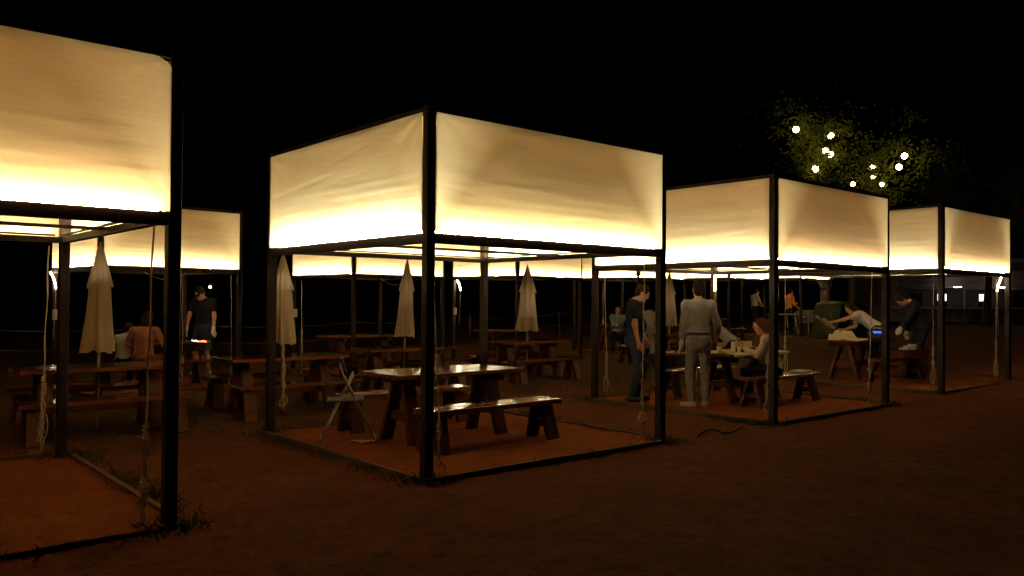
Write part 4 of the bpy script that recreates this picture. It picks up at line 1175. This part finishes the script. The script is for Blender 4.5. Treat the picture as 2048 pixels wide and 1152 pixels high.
# ------------------------------------------------------------------ tree with bulbs
def tree(p, H, Rc, label, nleaf, seed, trunk_r=.22, squash=.85, hubs=()):
    t = empty('broadleaf_tree', p); rr = random.Random(seed); nr = np.random.default_rng(seed)
    tips = []
    o = MB()
    def branch(p0, d, ln, r, depth):
        pts = [p0]; q = p0.copy(); dd = d.copy()
        for i in range(5):
            dd = (dd + Vector((rr.uniform(-.25, .25), rr.uniform(-.25, .25), rr.uniform(-.05, .2)))).normalized()
            q = q + dd * ln / 5; pts.append(q.copy())
        o.tube(pts, [r * (1 - .45 * i / 5) for i in range(6)], 7)
        tips.extend(pts[2:] if depth > 0 else pts[4:])
        if depth < 3:
            for k in range(4 if depth == 0 else 3):
                a = rr.uniform(0, 6.28); el = rr.uniform(.15, .9)
                nd = (dd * .5 + Vector((math.cos(a), math.sin(a), el)) * .8).normalized()
                branch(pts[rr.randint(2, 5)] if k else pts[-1], nd, ln * rr.uniform(.58, .78), r * .5, depth + 1)
    branch(Vector((0, 0, -.1)), Vector((.03, 0, 1)), H * .42, trunk_r, 0)
    o.build('trunk', 'bark', t, True)
    c = Vector((0, 0, H * .66))
    T_ = np.array([list(v) for v in tips])
    T_ = T_[nr.permutation(len(T_))[:max(60, len(T_) // 3)]]
    if len(hubs): T_ = np.concatenate([T_, np.array(hubs)] )
    K = nr.integers(0, len(T_), nleaf)
    P = T_[K] + nr.normal(0, .26, (nleaf, 3)) * nr.uniform(.3, 1.3, (nleaf, 1))
    extra = nleaf // 40
    u = nr.normal(0, 1, (extra, 3)); u /= np.linalg.norm(u, axis=1)[:, None]
    P[:extra] = np.array(c) + u * np.array([Rc, Rc, Rc * squash]) * nr.uniform(.45, 1, (extra, 1)) ** .6
    # bare patches
    nn = VN(seed + 4)
    keep = (nn(P[:, 0] * .9 + P[:, 2] * .4, P[:, 1] * .5 + P[:, 2] * .8) > -.42)
    P = P[keep]; n = len(P)
    a = nr.normal(0, 1, (n, 3)); a /= np.linalg.norm(a, axis=1)[:, None]
    b = np.cross(a, nr.normal(0, 1, (n, 3))); b /= np.linalg.norm(b, axis=1)[:, None]
    s = nr.uniform(.05, .10, (n, 1))
    V = np.stack([P - a * s, P + b * s * .45, P + a * s, P - b * s * .45], 1).reshape(-1, 3)
    F = np.arange(4 * n).reshape(n, 4)
    me = bpy.data.meshes.new('crown'); me.from_pydata(V.tolist(), [], F.tolist()); me.update(); me.materials.append(M['leaf'])
    link('crown', me, t)
    return tag(t, label, 'tree')
def px(x, y, d):
    """point at depth d along a photo pixel (used once, to set out the bulbs in the crown)"""
    v = FW * d + r_ * ((x - 1024) / 1630 * d) + u_ * ((576 - y) / 1630 * d)
    return Vector((v.x, v.y, v.z + CAM_H))
TP = gz(11.9, 30.5)
bulbs = [(1592, 259, 27.6), (1662, 272, 28.0), (1651, 301, 27.4), (1661, 309, 28.6), (1631, 338, 27.5), (1809, 312, 28.4), (1798, 334, 28.9), (1745, 334, 29.6), (1747, 354, 29.8), (1706, 368, 28.6), (1764, 369, 29.2)]
hubs = []
for (x, y, d) in bulbs:                                      # twigs the bulbs hang on
    q = px(x, y, d) - TP
    for j in range(6): hubs.append(list(q + Vector((random.gauss(0, .55), random.gauss(0, .55), random.gauss(.1, .5)))))
tree(TP, 9.6, 3.9, 'leafy tree hung with lit globe bulbs behind the pavilions', 10500, 8, hubs=hubs)
tree(gz(19.5, 33.5), 8.2, 3.2, 'unlit dark tree behind the tree with globe bulbs', 14000, 19, .18)
t = empty('string_lights', TP + Vector((0, 0, 3)))
bp_ = []
for k, (x, y, d) in enumerate(bulbs):
    q = px(x, y, d) - t.location
    r0 = .10 if k < 7 else .075
    b = MB().ball(q, r0, 12).build('bulb', 'bulb', t, True)
    MB().tube([q + Vector((0, 0, r0 - .01)), q + Vector((.01, 0, r0 + .10))], .03, 8).build('socket', 'black', b, True)
    bp_.append(q + Vector((.01, 0, r0 + .10)))
order = [0, 1, 2, 3, 4, 9, 8, 7, 10, 6, 5]
cab = MB()
for i in range(len(order) - 1):
    a, b = bp_[order[i]], bp_[order[i + 1]]
    cab.tube([a + (b - a) * (j / 8) + Vector((0, 0, .25 * math.sin(math.pi * j / 8))) for j in range(9)], .008, 5)
cab.build('cable', 'black', t, True)
tag(t, 'string of warm globe bulbs hung through the tree crown', 'string lights')

# ------------------------------------------------------------------ far building with lattice fascia
t = empty('snack_building', gz(21.3, 36.5), math.radians(4)); bz = t.location.z
L_ = 9.0
def zrel(z): return z - bz
MB().box((-L_ / 2, .0, 0), (L_ / 2, 4, zrel(3.35))).build('wall', 'plaster', t)
MB().box((-L_ / 2 - .2, -.75, zrel(3.36)), (L_ / 2 + .2, 4.2, zrel(3.52))).build('roof', 'plaster', t)
fr = t
lat = MB()
for k in range(91):
    x = -L_ / 2 + k * L_ / 90
    lat.box((x - .014, -.66, zrel(2.30)), (x + .014, -.63, zrel(2.95)))
for k in range(7):
    z = zrel(2.33 + k * .098)
    lat.box((-L_ / 2, -.628, z - .014), (L_ / 2, -.60, z + .014))
tag(lat.build('lattice', 'plaster', t), kind='stuff')
MB().box((-L_ / 2, -.70, zrel(2.12)), (L_ / 2, -.50, zrel(2.24))).build('fascia', 'plaster', t)
for k, (x, w) in enumerate(((-3.3, .5), (-2.15, .5), (-.20, .52), (1.4, .5), (3.0, 1.0))):
    f = MB().box((x - w / 2, -.03, zrel(1.35)), (x + w / 2, -.002, zrel(1.98))).build('window', 'black', t)
    MB().box((x - w / 2 + .05, -.05, zrel(1.62)), (x + w / 2 - .05, -.032, zrel(1.92))).build('pane', 'lampwin' if k in (1, 2) else 'black', f)
for x in (-2.2, -.1):
    lb = MB().box((x - .16, -1.27, zrel(2.20)), (x + .16, -1.25, zrel(2.22))).build('tube_lamp', 'lampstrip', t)
    MB().box((x - .17, -1.29, zrel(2.15)), (x + .17, -.702, zrel(2.185))).build('lamp_bracket', 'black', lb)
MB().box((-L_ / 2, -.60, zrel(1.28)), (L_ / 2, -.1, zrel(1.33))).build('counter', 'white_pl', t)
for x in (-4.3, -1.4, 1.4, 4.3): MB().box((x - .06, -.64, -.2), (x + .06, -.52, zrel(2.12))).build('column', 'plaster', t)
tag(t, 'low building with a lit lattice fascia and bright serving windows', 'building')

# ------------------------------------------------------------------ rope fence behind everything
M['fence_rope'] = mat('dark_rope', (.22, .17, .13), .9)  # darker than the tie ropes
t = empty('rope_fence', (0, 0, 0))
fp = [Vector((-13.5 + 9.5 * .32 * k, 12.65 + 10.4 * .32 * k, 0)) for k in range(9)]
for p in fp:
    z = terr(p.x, p.y)
    MB().tube([(p.x, p.y, z - .1), (p.x, p.y, z + .92)], .045, 8).build('post', 'wood', t, True)
for hh in (.82, .42):
    pts = []
    for a, b in zip(fp[:-1], fp[1:]):
        for j in range(8):
            q = a + (b - a) * (j / 8); pts.append((q.x, q.y, terr(q.x, q.y) + hh - .07 * math.sin(math.pi * j / 8)))
    MB().tube(pts, .006, 6).build('rail_rope', 'fence_rope', t, True)
tag(t, 'low fence of two slack ropes on posts behind the small pavilions', 'fence')

t = empty('hanging_lamp', bv(0, 2.2, 1.1, 0))
zt_ = BZ[0] - .09 - t.location.z
MB().tube([(0, 0, zt_), (.01, 0, zt_ - .13)], .004, 6).build('cord', 'black', t)
MB().lathe([(.012, zt_ - .13), (.022, zt_ - .16), (.05, zt_ - .185), (.046, zt_ - .186), (.018, zt_ - .165)], 14).build('shade', 'iron', t, True)
MB().ball((0, 0, zt_ - .195), .022, 8).build('bulb', 'bulb', t, True)
tag(t, 'small lit lamp hanging above the head of the man in the cap', 'lamp')

# ------------------------------------------------------------------ loose things on the ground
t = empty('fallen_branch', gz(2.26, 8.95)); o = MB()
o.tube([(-.20, .05, .012), (-.13, .02, .07), (-.04, 0, .10), (.06, -.02, .055), (.15, -.02, .06), (.27, -.04, .13)], [.012, .016, .014, .013, .010, .006], 7)
o.tube([(-.04, 0, .10), (-.12, -.05, .04), (-.24, -.06, .008)], [.011, .009, .006], 6)
o.tube([(.06, -.02, .055), (.10, .05, .02), (.12, .12, .008)], [.010, .007, .005], 6)
o.build('stem', 'bark', t, True)
tag(t, 'crooked fallen branch lying on the dirt', 'branch')
o = MB()
rr = random.Random(4)
vs = [(.0, 0, .02)] + [((.10 + .03 * math.sin(k * 2.3)) * math.cos(k * .785) * 1.3, (.07 + .02 * math.cos(k * 3.1)) * math.sin(k * .785), .006 + .012 * (k % 2)) for k in range(8)]
o.add(vs, [(0, k + 1, (k + 1) % 8 + 1) for k in range(8)])
ob = o.build('paper_scrap', 'paper'); ob.location = pv(1, .46, 1.80, PZ + .004)
tag(ob, 'crumpled scrap of pale paper on the sand under the folding chair', 'paper')

# grass
def grass():
    nr = np.random.default_rng(5); pts = []; hs = []
    def tuft(c, n, rad, h):
        p = np.array([c.x, c.y]) + nr.normal(0, rad, (n, 2)); pts.append(p); hs.append(nr.uniform(.4, 1, n) * h)
    allp = [(F, THETA, LF) for F in PF] + [(F, TB, 2.2) for F in BF]
    for F, th, L in allp:
        c, s = math.cos(th), math.sin(th)
        far = F[1] > 12
        def w(x, y): return Vector((F[0] + c * x - s * y, F[1] + s * x + c * y, 0))
        for x, y in ((0, 0), (L, 0), (0, L), (L, L)):
            tuft(w(x, y), 110 if far else 260, .11, .07)
        for k in range(40 if not far else 14):
            u = nr.uniform(0, L)
            e = -.16 if True else 0
            for x, y in ((u, L + .16), (-.16, u), (L + .16, u), (u, -.13)):
                if (y == -.13) and nr.random() < .75: continue
                tuft(w(x, y), int(nr.integers(6, 26)), .07, .075)
    for k in range(1400):                                    # patchy turf between the rows
        a, b = nr.uniform(-6, 16), nr.uniform(3.3, 13)
        if vn(np.array([a * .6]), np.array([b * .6]))[0] < -.05: continue
        p = W(a, b); tuft(p, int(nr.integers(5, 16)), .12, .06)
    for k in range(60):
        p = W(nr.uniform(-3, 3), nr.uniform(-.6, .5) if k % 2 else nr.uniform(2, 3.5)); 
        if k % 3 == 0: tuft(p, 8, .05, .04)
    P = np.concatenate(pts); Hh = np.concatenate(hs); n = len(P)
    Z = terr_np(P[:, 0], P[:, 1]) - .012
    ang = nr.uniform(0, 6.28, n); wd = nr.uniform(.0015, .0032, n); bend = nr.normal(0, .45, (n, 2)) * Hh[:, None]
    dx, dy = np.cos(ang) * wd, np.sin(ang) * wd
    v0 = np.stack([P[:, 0] - dx, P[:, 1] - dy, Z], 1); v1 = np.stack([P[:, 0] + dx, P[:, 1] + dy, Z], 1)
    v2 = np.stack([P[:, 0] + dx * .7 + bend[:, 0] * .35, P[:, 1] + dy * .7 + bend[:, 1] * .35, Z + Hh * .6], 1)
    v3 = np.stack([P[:, 0] + bend[:, 0], P[:, 1] + bend[:, 1], Z + Hh], 1)
    V = np.stack([v0, v1, v2, v3], 1).reshape(-1, 3); F = np.arange(4 * n).reshape(n, 4)
    me = bpy.data.meshes.new('grass'); me.from_pydata(V.tolist(), [], F.tolist()); me.update(); me.materials.append(M['grassb'])
    tag(link('grass', me), 'short grass growing round the posts and between the rows', 'grass', kind='stuff')
grass()
def pebbles():
    nr = np.random.default_rng(9); o = MB(); vs = []; fs = []
    for k in range(1500):
        a, b = nr.uniform(-4, 12), nr.uniform(-5.5, 3)
        p = W(a, b, -.004); r = nr.uniform(.003, .011) * (1.6 if nr.random() < .06 else 1)
        q = [(1, 0, 0), (-1, 0, 0), (0, 1, 0), (0, -1, 0), (0, 0, .7), (0, 0, -.7)]
        rot = nr.uniform(0, 6.28); c, s = math.cos(rot), math.sin(rot); st = nr.uniform(.6, 1.2)
        i0 = len(vs)
        vs += [(p.x + r * (c * x - s * y * st), p.y + r * (s * x + c * y * st), p.z + r * z) for x, y, z in q]
        fs += [tuple(i0 + i for i in f) for f in ((0, 2, 4), (2, 1, 4), (1, 3, 4), (3, 0, 4), (2, 0, 5), (1, 2, 5), (3, 1, 5), (0, 3, 5))]
    o.v, o.f = vs, fs
    tag(o.build('pebbles', 'pebble'), 'small pebbles strewn over the dirt', 'pebbles', kind='stuff')
pebbles()
def litter():
    nr = np.random.default_rng(21); vs, fs = [], []
    for k in range(420):
        a, b = nr.uniform(-4, 12), nr.uniform(-5, 3.2)
        p = W(a, b, .004); r = nr.uniform(.015, .035); q = nr.uniform(0, 6.28); c, s_ = math.cos(q), math.sin(q)
        i0 = len(vs)
        for x, y, z in ((-1, 0, 0), (-.2, .42, .25), (.9, .05, .1), (-.1, -.45, .3)):
            vs.append((p.x + r * (c * x - s_ * y), p.y + r * (s_ * x + c * y), p.z + r * z))
        fs += [(i0, i0 + 1, i0 + 2), (i0, i0 + 2, i0 + 3)]
    o = MB(); o.v, o.f = vs, fs
    M['dry'] = mat('dry_leaves', (.26, .13, .05), .8, noise=(2, .8, (.12, .06, .025)))
    tag(o.build('dry_leaves', 'dry'), 'dry fallen leaves scattered on the dirt', 'leaves', kind='stuff')
litter()
